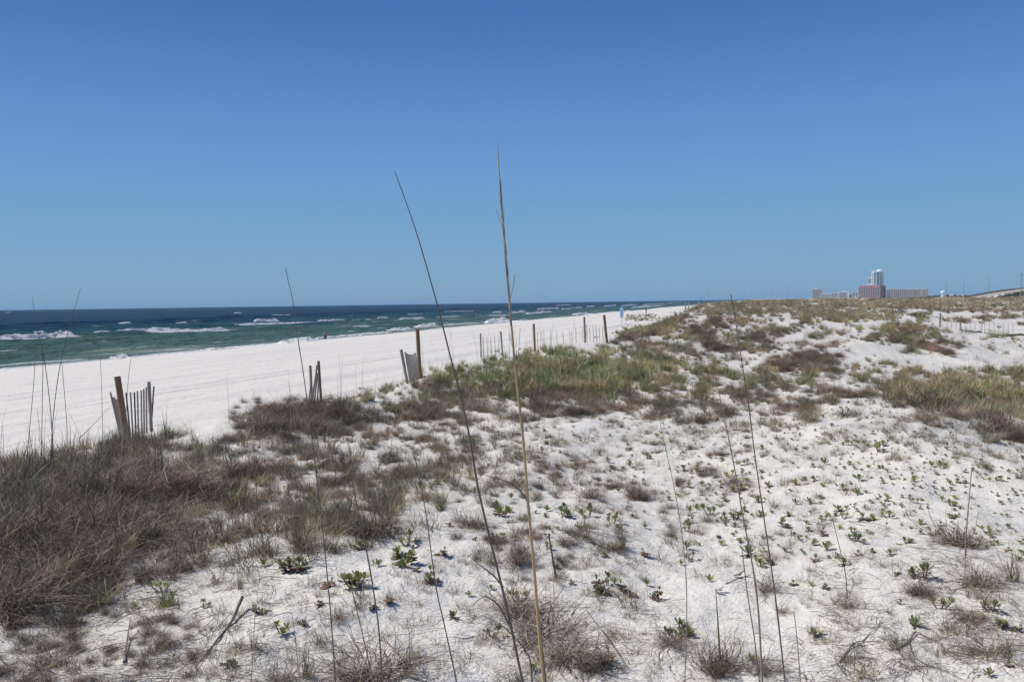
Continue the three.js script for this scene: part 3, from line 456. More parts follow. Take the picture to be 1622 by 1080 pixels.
const plants = [ // column, row, width in pixels, heads, withered (0 none, .8 some, 2 mostly)
  [642, 862, 40, 3, 0], [640, 893, 50, 6, .8], [560, 930, 52, 6, .8], [599, 897, 26, 1, 0], [700, 880, 32, 3, 2], [683, 922, 42, 3, 2], [743, 944, 21, 1, 0], [718, 979, 23, 1, .8], [778, 934, 22, 1, 0], [963, 926, 34, 3, 0], [950, 936, 40, 3, 2], [985, 936, 34, 3, 2], [1025, 928, 22, 1, 0], [1041, 950, 34, 3, 2], [891, 895, 18, 1, 0], [866, 810, 22, 1, 0], [893, 818, 34, 3, .8], [932, 818, 36, 3, 0], [971, 829, 28, 3, 0], [936, 860, 20, 1, .8], [1021, 880, 26, 3, 2], [959, 882, 18, 1, .8], [757, 838, 30, 3, 0], [792, 818, 36, 3, .8], [823, 952, 40, 3, 0], [780, 1008, 38, 3, 0], [846, 1063, 28, 1, 0], [959, 1051, 42, 3, 2], [712, 833, 18, 1, .8], [753, 856, 16, 1, 2], [998, 740, 20, 1, 0], [885, 744, 22, 3, 0], [963, 732, 20, 1, 0], [1041, 693, 18, 1, 0], [877, 767, 20, 1, 0],
  [206, 838, 42, 3, 0], [257, 823, 36, 3, .8], [277, 824, 26, 3, .8], [64, 923, 30, 3, 0], [144, 919, 26, 1, 0], [113, 911, 28, 3, 0], [214, 963, 20, 1, 0], [257, 936, 38, 3, 0], [418, 896, 28, 1, 0], [463, 905, 54, 6, .8], [412, 973, 36, 3, 2], [445, 1004, 36, 3, 0], [364, 1055, 32, 3, 2], [323, 962, 22, 3, 0], [148, 892, 24, 1, 0], [27, 907, 26, 1, 0], [40, 870, 22, 1, 0], [176, 876, 20, 1, 0], [96, 842, 20, 3, 0], [236, 868, 22, 3, .8], [310, 838, 22, 3, 0], [352, 868, 20, 1, 0], [300, 905, 22, 1, .8], [395, 845, 20, 1, 0], [480, 990, 24, 3, 2], [520, 930, 26, 3, 2], [505, 960, 22, 3, 2], [660, 905, 22, 3, 2], [615, 955, 26, 3, 2], [590, 965, 22, 3, 2], [880, 900, 20, 3, 2], [905, 925, 18, 1, 2], [1000, 945, 20, 3, 2], [870, 870, 20, 3, 0],
  [1291, 1009, 38, 1, 0], [1489, 964, 40, 3, 0], [1450, 993, 36, 1, .8], [1567, 1070, 28, 1, 0], [1571, 969, 36, 3, .8], [1587, 992, 32, 3, .8], [1462, 916, 42, 3, .8], [1336, 896, 24, 1, .8], [1293, 889, 26, 1, 2], [1258, 926, 22, 1, 2], [1285, 928, 18, 1, .8], [1308, 934, 24, 1, 2], [1427, 957, 18, 1, 2], [1493, 1004, 18, 1, 0], [1124, 920, 22, 1, 0], [1079, 895, 20, 1, 0], [1093, 887, 24, 3, 0], [1205, 899, 28, 3, 0], [1077, 1009, 46, 6, 0], [1192, 1051, 34, 1, 0], [1141, 1047, 22, 1, 0], [1143, 864, 20, 1, 0], [1089, 841, 22, 3, 0], [1091, 862, 18, 1, .8], [1112, 769, 18, 1, 0], [1163, 779, 20, 1, .8], [1184, 763, 20, 1, 0], [1155, 755, 24, 3, 0], [1202, 796, 20, 1, .8], [1124, 816, 32, 3, 0], [1165, 823, 24, 3, .8], [1242, 835, 26, 3, .8], [1260, 798, 20, 1, 0], [1342, 806, 16, 1, 0], [1408, 819, 26, 3, 0], [1361, 761, 20, 1, 0], [1303, 771, 16, 1, 0], [1369, 862, 20, 1, 0], [1439, 860, 26, 3, .8], [1412, 880, 22, 1, .8], [1423, 911, 18, 1, 2], [1598, 837, 16, 1, 0], [1522, 806, 16, 1, .8], [1513, 790, 16, 1, 0], [1493, 794, 18, 1, 0], [1392, 716, 32, 3, 0], [1347, 705, 20, 3, 0], [1612, 1000, 24, 3, 2], [1600, 1055, 20, 1, 2],
];
{ // the many smaller ones further up the sand
  const R = rng(77), fields = [[[[700, 650], [860, 640], [1050, 640], [1250, 640], [1300, 720], [1240, 800], [1060, 840], [760, 860], [690, 760]], 190], [[[1000, 590], [1200, 590], [1420, 600], [1600, 690], [1622, 780], [1400, 760], [1200, 690], [1000, 680]], 520], [[[1380, 700], [1622, 720], [1622, 900], [1500, 860], [1360, 820]], 100], [[[1060, 700], [1350, 690], [1420, 800], [1380, 880], [1240, 900], [1060, 870]], 110], [[[440, 700], [700, 660], [720, 800], [560, 880], [440, 860]], 60], [[[1180, 540], [1480, 560], [1480, 580], [1200, 572]], 26], [[[1520, 535], [1622, 535], [1622, 590], [1540, 580]], 30]];
  for (const [fi, [poly, n]] of fields.entries()) { const xs = poly.map(p => p[0]), ys = poly.map(p => p[1]); let got = 0; for (let t = 0; t < 4000 && got < n; t++) { const x = lerp(Math.min(...xs), Math.max(...xs), R()), y = lerp(Math.min(...ys), Math.max(...ys), R()); if (!inPoly(x, y, poly) || nz(x * 0.03, y * 0.05, 7) < -0.15 + 0.3 * (R() - 0.5)) continue; if (plants.some(q => Math.abs(q[0] - x) < 9 && Math.abs(q[1] - y) < 5)) continue; const hit = drop(x, y); if (!hit) continue; const w = ([0, 3, 4].includes(fi) ? 0.055 + 0.11 * R() * R() : 0.035 + 0.1 * R() * R()) * FPX / hit[1]; plants.push([x, y, w, w > 13 && R() < 0.3 ? 3 : 1, R() < 0.55 ? 0 : R() < 0.75 ? .8 : 2]); got++; } }
}
const marks = [
  ...[[829, 700], [834, 760], [838, 815], [842, 860], [846, 900], [851, 950], [856, 1010], [862, 1070]].map(p => [...p, 'the golden stalk']),
  ...[[744, 700], [755, 760], [765, 805], [775, 850], [787, 900], [800, 950], [812, 1010], [825, 1065]].map(p => [...p, 'the dark leaning stalk']),
  ...[[503, 770], [509, 825], [515, 880], [520, 930], [524, 980], [529, 1050]].map(p => [...p, 'the left slender stalk']),
  ...[[1196, 720], [1204, 775], [1212, 830], [1220, 885], [1228, 940], [1236, 1010], [1243, 1070]].map(p => [...p, 'the tall right stalk']),
  ...[[1065, 757], [1079, 835], [1087, 913], [1088, 990]].map(p => [...p, 'the thin centre-right stalk']),
  ...[[675, 815], [690, 928], [706, 990]].map(p => [...p, 'the thin centre-left stalk']),
  [1515, 835, 'the large grey grass tuft'], [1536, 965, 'the shaggy grey tuft'], [1455, 925, 'the low dark tuft'], [1346, 945, 'the lone grey tuft'], [985, 845, 'the greyish green tuft'], [905, 1015, 'the matted grey tuft'], [1012, 775, 'the dark tuft amid the sand'], [262, 940, 'the green tuft by the bank'], [1142, 1025, 'the dark tangled tuft'], [284, 880, 'the dark upright tuft'], [120, 850, 'the brown grass bank'], [1600, 620, 'the yellow green grass'], [1560, 705, 'the crest of the right slope'], [1250, 590, 'the brown middle clump'], [960, 650, 'the green mound'], [1622, 830, 'the right picture edge'],
];
const ordinals = ['nearest', 'second nearest', 'third nearest', 'fourth nearest', 'fifth nearest', 'sixth nearest', 'seventh nearest', 'eighth nearest', 'ninth nearest', 'tenth nearest', 'eleventh nearest', 'twelfth nearest', 'thirteenth nearest', 'fourteenth nearest', 'fifteenth nearest', 'sixteenth nearest', 'seventeenth nearest', 'eighteenth nearest', 'nineteenth nearest', 'twentieth nearest'];
plants.sort((a, b) => b[2] - a[2]);
const pending = {}, rest = [], tiny = {};
plants.forEach(([px, py, wpx, heads, wither], i) => {
  const hit = drop(px, py); if (!hit) return; const [p, d] = hit, S = Math.min(0.32, wpx / FPX * d), R = rng(5000 + i), plan = planOf(heads, wither, R() * 2 | 0), yaw = R() * 6.28, lm = leafMats[R() * 4 | 0], dm = deadMats[R() * 3 | 0], sy = (heads === 6 ? 0.6 : 0.7) + 0.4 * R();
  if (i >= 300) { rest.push([p, S, yaw, plan, sy]); return; }
  const t = thing('beach_plant', '', 'plant', p, yaw); t.scale.set(S, S * sy, S); t.rotation.set((R() - 0.5) * 0.5, yaw, (R() - 0.5) * 0.5);
  if (wpx >= 24 && heads <= 3) plan.live.forEach(([m, v]) => { const q = part(t, 'leaf', leafGeos[v], lm); q.matrixAutoUpdate = false; q.matrix.copy(m); m.decompose(q.position, q.quaternion, q.scale); q.matrixAutoUpdate = true; });
  else if (plan.liveGeo) part(t, 'leaves', plan.liveGeo, lm);
  if (plan.deadGeo) part(t, 'withered_leaves', plan.deadGeo, dm);
  part(t, 'stem', plan.stemGeo, stemMat);
  const look = wither === 2 ? 'withered reddish' : wither ? 'green, brown-bottomed' : 'fresh green', size = wpx >= 34 ? 'large' : wpx >= 22 ? 'medium' : 'small';
  if (wpx < 15.5) { const zone = py < 600 ? ['tiny leafy plant on the far bright sand patch', 'tiny plants on the far sand'] : px > 1330 ? ['tiny leafy plant on the right sand slope', 'tiny plants on the right slope'] : px > 1000 ? ['tiny leafy plant in the middle scatter right of centre', 'tiny plants right of centre'] : ['tiny leafy plant scattered on sand around the mound foot', 'tiny plants below the green mound']; const say = zone[0].replace('leafy', wither === 2 ? 'withered brown' : wither ? 'green and brown' : 'fresh green'); tag(t, say, 'plant', zone[1]); (tiny[say] ??= []).push([px, t]); return; }
  let best = null, bd = 1e9; for (const m of marks) { const dd = Math.hypot(m[0] - px, (m[1] - py) * 1.1); if (dd < bd) { bd = dd; best = m; } }
  const dx = px - best[0], dy = py - best[1], dir = Math.abs(dx) > Math.abs(dy) * 0.8 ? (dx < 0 ? 'left of' : 'right of') : (dy < 0 ? 'behind' : 'in front of');
  (pending[`${size} ${look} leafy plant|${dir} ${best[2]}`] ??= []).push([bd, t]);
});
const nth = i => `${i + 1}${['th', 'st', 'nd', 'rd'][(i + 1) % 100 > 10 && (i + 1) % 100 < 14 ? 0 : (i + 1) % 10] ?? 'th'}`;
for (const [say, L] of Object.entries(tiny)) if (L.length > 1) L.sort((a, b) => a[0] - b[0]).forEach(([, t], i) => { t.userData.label = `${say}, ${nth(i)} from the left`; });
for (const [k, L] of Object.entries(pending)) { const [what, where] = k.split('|'); L.sort((a, b) => a[0] - b[0]); L.forEach(([, t], i) => tag(t, L.length === 1 ? `${what} ${where}` : `${what}, ${ordinals[i] ?? 'farther'} ${where}`, 'plant', i >= ordinals.length ? 'leafy plants on the sand' : 'leafy plants on the sand')); }
{ // beyond the three hundred largest
  const g = new THREE.Group(); g.name = 'small_beach_plants'; tag(g, 'tiny leafy plants dotted far up the white sand', 'plants', null, 'stuff'); scene.add(g);
  const M = new THREE.Matrix4(), Q = new THREE.Quaternion(); for (const plan of PLANS) { const L = rest.filter(r => r[3] === plan); if (!L.length) continue; for (const [geo, mat, nm] of [[plan.liveGeo, leafMats[2], 'leaves'], [plan.deadGeo, deadMats[0], 'withered_leaves']]) { if (!geo) continue; const im = new THREE.InstancedMesh(geo, mat, L.length); im.name = nm; im.castShadow = im.receiveShadow = true; L.forEach(([p, S, yaw, , sy], i) => im.setMatrixAt(i, M.compose(p, Q.setFromAxisAngle(V3(0, 1, 0), yaw), V3(S, S * sy, S)))); g.add(im); } }
}

// ------------------------------------------------------------------ litter of dead stems
{
  const R = rng(404), variants = [0, 1, 2, 3].map(i => { const r = rng(60 + i); return rod(spline([V3(-0.5, 0.02, 0), V3(-0.15, 0.05 + 0.05 * r(), (r() - 0.5) * 0.3), V3(0.2, 0.03 + 0.06 * r(), (r() - 0.5) * 0.3), V3(0.5, 0.015, (r() - 0.5) * 0.2)], 6), t => 0.010 * (1 - 0.6 * t), 4); });
  const mats = [[0.24, 0.19, 0.15], [0.14, 0.10, 0.08], [0.32, 0.27, 0.22]].map(c => std(lin(...c), 0.95)), g = new THREE.Group(); g.name = 'plant_litter'; tag(g, 'scattered dead stems and blades lying on the sand', 'litter', null, 'stuff'); scene.add(g);
  const lists = variants.map(() => mats.map(() => [])), M = new THREE.Matrix4(), Q = new THREE.Quaternion(), E = new THREE.Euler();
  const put = (x, y, l) => { const hit = drop(x, y); if (!hit || hit[1] > 22) return; M.compose(hit[0], Q.setFromEuler(E.set((R() - .5) * .25, R() * 6.28, (R() - .5) * .35)), V3(l, Math.min(l, 0.3), l)); lists[R() * 4 | 0][R() * 3 | 0].push(M.clone()); };
  for (let i = 0; i < 2600; i++) { const x = R() * 620 - 20, y = 860 + R() * 230; if (x + (y - 860) * -0.4 < 470 * R() + 120 && fbm(x * 0.012, y * 0.02, 3, 5) > -0.1) put(x, y, 0.08 + 0.22 * R() * R()); }
  for (let i = 0; i < 900; i++) { const x = 1280 + R() * 350, y = 880 + R() * 200; if (nz(x * 0.02, y * 0.03, 25) > -0.15) put(x, y, 0.05 + 0.2 * R() * R()); }
  for (const s of solo) for (let i = 0; i < 50; i++) { const a = R() * 6.28, r = s[3] * (0.3 + 0.9 * R()); put(s[0] + Math.cos(a) * r, s[1] + Math.sin(a) * r * 0.4, 0.06 + 0.16 * R() * R()); }
  for (let i = 0; i < 6000; i++) { const x = 380 + R() * 1260, y = 610 + R() * 480; if (nz(x * 0.015, y * 0.03, 15) > -0.05) put(x, y, 0.04 + 0.16 * R() * R()); }
  lists.forEach((A, v) => A.forEach((L, m) => { if (!L.length) return; const im = new THREE.InstancedMesh(variants[v], mats[m], L.length); im.name = 'dead_stems'; im.castShadow = im.receiveShadow = true; L.forEach((q, i) => im.setMatrixAt(i, q)); g.add(im); }));
}
const barkMats = [[0.17, 0.14, 0.12], [0.23, 0.19, 0.165], [0.10, 0.08, 0.07]].map(c => std(lin(...c), 0.95));
function lying(name, label, category, pts, r0, mat, lift = 0.012, branches = []) { // a twig that lies along the ground
  const P = pts.map(([x, y, up = 0]) => { const h = drop(x, y); const p = h[0].clone(); p.y += lift + up; return p; }), o = P[0].clone(), t = thing(name, label, category, o);
  part(t, 'stem', rod(spline(P.map(p => p.clone().sub(o)), 24), q => r0 * (1 - 0.75 * q), 6, (i, k) => 1 + 0.2 * nz(i * 0.7, k)), mat);
  for (const b of branches) { const B = b.map(([x, y, up = 0]) => { const p = drop(x, y)[0].clone(); p.y += lift + up; return p.sub(o); }); part(t, 'branch', rod(spline(B, 12), q => r0 * 0.6 * (1 - 0.7 * q), 5), mat); }
}
lying('fallen_stalk', 'flat grey fallen stalk slanting over the sand at lower left', 'stalk', [[384, 962, 0.05], [365, 990], [345, 1015], [322, 1045], [308, 1062]], 0.009, barkMats[2]);
lying('fallen_stalk', 'short grey upright splinter in the litter at bottom left', 'stalk', [[196, 1052], [200, 1025, 0.01], [207, 998, 0.06]], 0.008, barkMats[1]);
lying('dead_runner', 'branched grey woody runner creeping over sand at lower right', 'runner', [[1420, 1030], [1440, 1018], [1452, 1004, 0.005], [1470, 1012], [1484, 1016], [1500, 1030], [1545, 1062]], 0.0055, barkMats[1], 0.006, [[[1440, 1018], [1452, 1045], [1490, 1062], [1530, 1070]], [[1500, 1030], [1520, 1036, 0.03], [1540, 1040], [1560, 1052]]]);
lying('dead_runner', 'thin dead runner below the large grey tuft', 'runner', [[1420, 862], [1460, 870], [1500, 878, 0.02], [1540, 882]], 0.0035, barkMats[1], 0.006);
lying('dead_runner', 'pinkish dead runner near the bottom edge right', 'runner', [[1330, 1050], [1345, 1030], [1352, 1024, 0.008], [1368, 1016], [1378, 1005], [1388, 998], [1400, 985], [1420, 975]], 0.004, barkMats[1], 0.006, [[[1352, 1022, 0.03], [1375, 1035], [1400, 1040]]]);
lying('dead_runner', 'thin dead runner left of the dark tangled tuft', 'runner', [[1150, 926], [1185, 920, 0.02], [1215, 930], [1240, 942]], 0.0035, barkMats[2], 0.006);
function fallenLeaf(px, py, label, mat, L) { const hit = drop(px, py)[0], t = thing('dead_leaf', label, 'leaf', hit); for (const [y, tilt] of [[0.4, 1.35], [1.3, 1.2]]) { const m = part(t, 'blade', leafGeos[0], mat); m.scale.set(L, L, L); m.rotation.set(0, y, 0); m.rotateX(tilt); m.position.y = 0.012; } }
fallenLeaf(1132, 938, 'curled grey dead leaf on sand left of the right stalks', barkMats[1], 0.07);
fallenLeaf(1162, 914, 'dark curled dead leaf behind the grey dead leaf', barkMats[2], 0.08);
lying('fallen_stalk', 'long thin fallen stem across the sand below the golden stalk', 'stalk', [[930, 1000, 0.1], [960, 1030, 0.06], [990, 1062, 0.02]], 0.004, barkMats[1]);
lying('fallen_stalk', 'thin fallen stem right of the middle sand', 'stalk', [[1345, 828], [1395, 838, 0.02], [1430, 850]], 0.004, barkMats[1]);
lying('fallen_stalk', 'pale bent stem resting before the left fence', 'stalk', [[125, 702, 0.1], [150, 690, 0.3], [178, 672, 0.55]], 0.012, barkMats[1]);
lying('fallen_stalk', 'long grey stick lying on grass right of the second fence', 'stalk', [[525, 645, 0.05], [560, 637, 0.1], [610, 628, 0.12]], 0.016, barkMats[1]);

// ------------------------------------------------------------------ reed stalks
const caneMats = { gold: [0.48, 0.32, 0.14], dark: [0.13, 0.105, 0.085], grey: [0.24, 0.20, 0.165], pale: [0.34, 0.29, 0.22] };
const caneTex = noiseTexture(256, (u, v) => { const s = 0.72 + 0.3 * T1(u, v, 5) - 0.25 * (T2(u, v, 37) > 0.72 ? 1 : 0) * T1(u, v, 17); return [clamp(s), clamp(s * 0.96), clamp(s * 0.9)]; }, true);
const caneMat = Object.fromEntries(Object.entries(caneMats).map(([k, c]) => [k, std(lin(...c), 0.62)]));
function stalk(label, pts, depth, r0, r1, mat, { head = 0, headPx, leaves = [], seed = 1, group, name = 'reed_stalk', side = 8, sheath = false } = {}) {
  const P = pts.map(([x, y, d]) => at(x, y, d ?? depth)); // tip first
  let last = P[P.length - 1]; const dir = last.clone().sub(P[P.length - 2]).normalize(); let guard = 0;
  while (last.y > ground(last.x, last.z) - 0.03 && guard++ < 80) { last = last.clone().addScaledVector(dir, 0.1); P.push(last); }
  P.reverse(); const o = P[0].clone(), L = spline(P.map(p => p.clone().sub(o)), Math.max(24, pts.length * 5)), R = rng(seed * 17 + 3), n = L.length;
  const t = thing(name, label, 'stalk', o, 0, group), nodeEvery = 9;
  const rad = q => lerp(r0, r1, Math.pow(q, 1.15));
  part(t, 'cane', rod(L, (q, i) => rad(q) * (i % nodeEvery === 4 ? 1.22 : 1), side), caneMat[mat]);
  if (sheath) for (const [a, b, m] of sheath) { const i0 = Math.floor(a * n), i1 = Math.floor(b * n); part(t, 'leaf_sheath', rod(L.slice(i0, i1).map((p, i) => p.clone().add(V3(r0 * 0.55, 0, r0 * 0.2))), (q, i) => rad(a) * 0.85 * (1 - 0.7 * q), 6), caneMat[m]); }
  if (head) { const gs = []; for (let i = 0; i < head; i++) { const q = lerp(headPx[0], headPx[1], R()), k = q * (n - 1) | 0, p = L[k], d = L[Math.min(n - 1, k + 1)].clone().sub(p).normalize(), a = R() * 6.28, off = (R() < 0.05 ? 0.3 : 0.02), l = (0.02 + 0.035 * R()) * (R() < 0.06 ? 2 : 1); const e = d.clone().multiplyScalar(l).add(V3(Math.cos(a) * off * l, 0, Math.sin(a) * off * l)); gs.push(rod([p.clone(), p.clone().addScaledVector(e, 0.5).add(V3(Math.cos(a) * 0.0015, 0, Math.sin(a) * 0.0015)), p.clone().add(e)], () => 0.0004 + 0.0005 * R(), 4)); } part(t, 'seed_head', mergeGeometries(gs), caneMat[mat === 'gold' ? 'grey' : mat]); }
  for (const lf of leaves) { const Q = lf.map(([x, y, d]) => at(x, y, d ?? depth).sub(o)); part(t, 'dry_leaf', rod(spline(Q, 14), q => 0.0022 * (1 - 0.75 * q), 5), caneMat.dark); }
  if (depth < 4) for (let i = 0; i < 3; i++) { // torn remains of leaves at the nodes
    const k = (n * (0.12 + 0.13 * i + 0.08 * R())) | 0, q = L[k], a = R() * 6.28, l = 0.03 + 0.05 * R(), c = Math.cos(a), s = Math.sin(a);
    part(t, 'leaf_remnant', rod(spline([q.clone(), q.clone().add(V3(c * l * 0.15, l * 0.7, s * l * 0.15)), q.clone().add(V3(c * l * 0.5, l * 1.0, s * l * 0.5)), q.clone().add(V3(c * l * 0.9, l * 0.7, s * l * 0.9))], 8), e => 0.0014 * (1 - 0.7 * e), 4), caneMat[R() < 0.5 ? 'grey' : 'pale']);
  }
  return t;
}
stalk('tallest upright golden reed stalk with a narrow seed head', [[788, 226], [790, 262], [795, 330], [801, 400], [808, 490], [814, 560], [820, 620], [829, 700], [838, 815], [846, 900], [854, 1000], [862, 1080]], 1.55, 0.0052, 0.0008, 'gold', { head: 230, headPx: [0.56, 0.93], seed: 1, leaves: [[[839, 818], [836, 795], [818, 772], [795, 760], [768, 753]]], sheath: [[0.38, 0.55, 'dark'], [0.22, 0.36, 'grey']] });
stalk('tall dark bare reed stalk leaning to the left', [[625, 271], [640, 312], [660, 370], [680, 438], [697, 500], [712, 560], [733, 642], [746, 705], [755, 762], [775, 850], [800, 950], [828, 1080]], 1.7, 0.0044, 0.0007, 'dark', { seed: 2, leaves: [[[806, 990], [790, 960], [768, 945], [745, 962]], [[843, 1080], [838, 1040], [800, 995], [765, 975]], [[797, 930], [782, 912], [760, 895], [742, 880]]], sheath: [[0.3, 0.45, 'grey']] });
stalk('slender grey reed stalk rising left of centre across the fence', [[452, 424], [456, 445], [462, 470], [472, 540], [480, 590], [492, 680], [503, 770], [515, 880], [524, 980], [531, 1080]], 2.3, 0.0026, 0.0007, 'dark', { seed: 3 });
stalk('tall thin reed stalk on the right reaching the far ridge', [[1158, 466], [1166, 510], [1175, 570], [1186, 640], [1196, 720], [1212, 830], [1228, 940], [1244, 1080]], 2.2, 0.0031, 0.0009, 'dark', { seed: 4 });
stalk('brown reed stalk just left of the tall right stalk', [[1138, 615], [1150, 672], [1166, 753], [1178, 823], [1192, 893], [1201, 960], [1207, 1060]], 2.5, 0.0048, 0.0011, 'grey', { seed: 5 });
stalk('thin reed stalk right of centre with forked lower part', [[1040, 640], [1052, 699], [1065, 757], [1079, 835], [1087, 913], [1088, 990], [1086, 1050]], 2.9, 0.0028, 0.0008, 'grey', { seed: 6 });
stalk('short dark reed stalk between the two right stalks', [[1176, 872], [1180, 905], [1185, 945], [1196, 1015], [1200, 1050]], 2.9, 0.0028, 0.0014, 'dark', { seed: 7 });
stalk('dark reed stalk left of centre near the leafy clusters', [[556, 752], [563, 790], [572, 831], [587, 909], [599, 990], [605, 1068]], 2.6, 0.0042, 0.0012, 'dark', { seed: 8 });
stalk('thin dark reed stalk left of the dark leaning stalk', [[655, 712], [661, 745], [675, 815], [690, 928], [706, 1000], [723, 1080]], 2.5, 0.0036, 0.0010, 'dark', { seed: 9 });
stalk('short brown reed stalk at the left foot of the bushy tuft', [[556, 930], [562, 955], [574, 1004], [588, 1070]], 2.9, 0.0036, 0.0014, 'grey', { seed: 10 });
stalk('pale thin stem standing on the right sand slope', [[1540, 742], [1536, 790], [1531, 850], [1530, 905]], 5.0, 0.0045, 0.0022, 'grey', { seed: 12 });
stalk('thin slanting stem on the right foreground sand', [[1318, 818], [1330, 865], [1340, 910], [1342, 935]], 4.6, 0.003, 0.0015, 'dark', { seed: 13 });
stalk('thin upright stem at bottom right of the tall right stalk', [[1258, 968], [1263, 1010], [1268, 1075]], 3.4, 0.003, 0.0015, 'grey', { seed: 14 });
stalk('short broken dark stalk just right of the golden stalk', [[869, 845], [874, 875], [880, 912]], 5.2, 0.009, 0.004, 'dark', { seed: 15 });
stalk('upright straw stem at the bottom left of centre', [[404, 960], [402, 1000], [398, 1070]], 3.3, 0.0028, 0.0012, 'pale', { seed: 16 });
stalk('green straw stem in the upright straw tuft', [[462, 970], [468, 1020], [474, 1080]], 3.4, 0.003, 0.001, 'pale', { seed: 17 });
const LG = 'reed stalks grouped at the left edge';
stalk('leftmost thin reed stalk of the group at the left edge', [[55, 560], [53, 600], [48, 658], [42, 720]], 11, 0.006, 0.003, 'grey', { seed: 20, group: LG, name: 'reed_stalk' });
stalk('dark reed stalk curving left in the group at the left edge', [[50, 470], [58, 520], [66, 552], [73, 595], [81, 672], [83, 720]], 11, 0.008, 0.0025, 'dark', { seed: 21, group: LG });
stalk('reed stalk leaning right over the horizon at the left edge', [[127, 455], [117, 490], [108, 522], [94, 580], [83, 664], [80, 720]], 11, 0.008, 0.0025, 'dark', { seed: 22, group: LG });
stalk('rightmost short reed stalk of the left edge group', [[97, 575], [101, 620], [105, 672], [106, 720]], 11, 0.006, 0.003, 'grey', { seed: 23, group: LG });
stalk('straight upright reed stalk within the left edge group', [[66, 545], [67, 580], [66, 640], [65, 720]], 11, 0.007, 0.003, 'dark', { seed: 24, group: LG });
stalk('thin stem left of the leaning fence post', [[158, 565], [160, 610], [162, 690]], 14, 0.006, 0.003, 'grey', { seed: 25 });
stalk('thin stem rising behind the leaning fence post', [[208, 560], [203, 595], [200, 640], [196, 690]], 14, 0.007, 0.003, 'grey', { seed: 26 });
{ // the thin stems that stand in the grass along the beach and on the far ridge
  const R = rng(88), zones = [[-10, 150, 740, 730, 22, 8, 13, [0.5, 1.0], 'thin dry reed on the grass bank at far left', 'thin stems at the left edge'], [340, 480, 690, 640, 8, 10, 15, [0.7, 1.5], 'thin dry reed above the brown grass', 'thin stems over the brown grass'], [520, 660, 660, 620, 12, 16, 22, [0.6, 1.2], 'thin dry reed at dune edge between fences', 'thin stems between the fences'], [665, 1000, 610, 560, 44, 22, 34, [0.8, 1.6], 'thin dry reed in the green mound grass', 'thin stems over the green mound'], [1095, 1310, 492, 486, 46, 60, 85, [1.2, 2.3], 'thin dry reed on the far dune ridge', 'thin stems on the far ridge'], [1190, 1500, 560, 520, 14, 35, 50, [0.6, 1.1], 'thin dry reed in the grass of the right ridge', 'thin stems on the right ridge'], [1500, 1620, 620, 580, 12, 20, 28, [0.6, 1.1], 'thin dry reed over the yellow green grass', 'thin stems at the right edge']];
    for (const [xa, xb, ya, yb, n, d0, d1, hh, label, group] of zones) { const made = []; for (let i = 0; i < n; i++) {
    const d = lerp(d0, d1, R()), p = stand(lerp(xa, xb, R()), d), h = lerp(hh[0], hh[1], R()), lx = (R() - 0.5) * 0.5, lz = (R() - 0.5) * 0.3, t = thing('dry_reed', label, 'reed', p, 0, group), r = 0.0028 + d * 0.00005;
    part(t, 'cane', rod(spline([V3(0, -0.05, 0), V3(lx * h * 0.2, h * 0.4, lz * 0.2), V3(lx * h * 0.5, h * 0.75, lz * 0.5), V3(lx * h, h, lz)], 7), q => r * (1 - 0.65 * q), 4), caneMat[['grey', 'dark', 'pale'][R() * 3 | 0]]); made.push([toPx(p)[0], t]);
  } made.sort((a, b) => a[0] - b[0]).forEach(([, t], i) => { t.userData.label = `${label}, ${nth(i)} from the left`; }); }
}
// ------------------------------------------------------------------ sand fences
const woodTex = noiseTexture(256, (u, v) => { const s = 0.62 + 0.38 * (0.6 * T1(u, v * 0.12, 60) + 0.4 * T2(u, v, 20)); return [s, s * 0.97, s * 0.94]; }, true);
const wood = { grey: std(lin(0.47, 0.44, 0.41), 0.9, { map: woodTex }), brown: std(lin(0.33, 0.22, 0.14), 0.9, { map: woodTex }), dark: std(lin(0.18, 0.15, 0.125), 0.9, { map: woodTex }), pale: std(lin(0.62, 0.60, 0.57), 0.9, { map: woodTex }) };
const wireMat = std(lin(0.2, 0.19, 0.18), 0.5, { metalness: 0.6 });
function uvRod(pts, r, sides, bumps) { const g = rod(pts, r, sides, bumps), n = g.attributes.position.count, uv = new Float32Array(n * 2); for (let i = 0; i < n; i++) { uv[2 * i] = (i % sides) / sides; uv[2 * i + 1] = Math.floor(i / sides) * 0.2; } g.setAttribute('uv', new THREE.BufferAttribute(uv, 2)); return g; }
function postIn(t, o, top, bottom, depth, r, mat) { // weathered round post from its top to below the sand
  const a = at(...top, depth), b = at(...bottom, depth), d = b.clone().sub(a).normalize(); const e = b.clone().addScaledVector(d, 0.5), n = 8, P = []; for (let i = 0; i <= n; i++) P.push(e.clone().lerp(a, i / n).sub(o)); P.push(a.clone().addScaledVector(d, -r * 0.18).sub(o));
  part(t, 'post', uvRod(P, (q, i) => i === n + 1 ? r * 0.8 : r * (1 + 0.05 * nz(i * 1.3, r * 90)), 10, (i, k) => 1 + 0.08 * nz(i * 0.5, k * 1.1, 3)), mat);
}
function slatIn(t, o, top, bottom, depth, w, mat, turn = 0) { // thin lath, flat, about 8 mm thick
  const a = at(...top, depth), b = at(...bottom, depth), L = a.distanceTo(b) + 0.3, m = part(t, 'slat', slatGeo, mat), d = a.clone().sub(b).normalize();
  m.position.copy(a.clone().addScaledVector(d, -L / 2).sub(o)); m.quaternion.setFromUnitVectors(V3(0, 1, 0), d); m.rotateY(turn); m.scale.set(w, L, 0.009);
}
const slatGeo = new THREE.BoxGeometry(1, 1, 1);
function wireIn(t, o, pts, depths) { part(t, 'wire', rod(pts.map((p, i) => at(...p, depths[i]).sub(o)), () => 0.0025, 4), wireMat); }
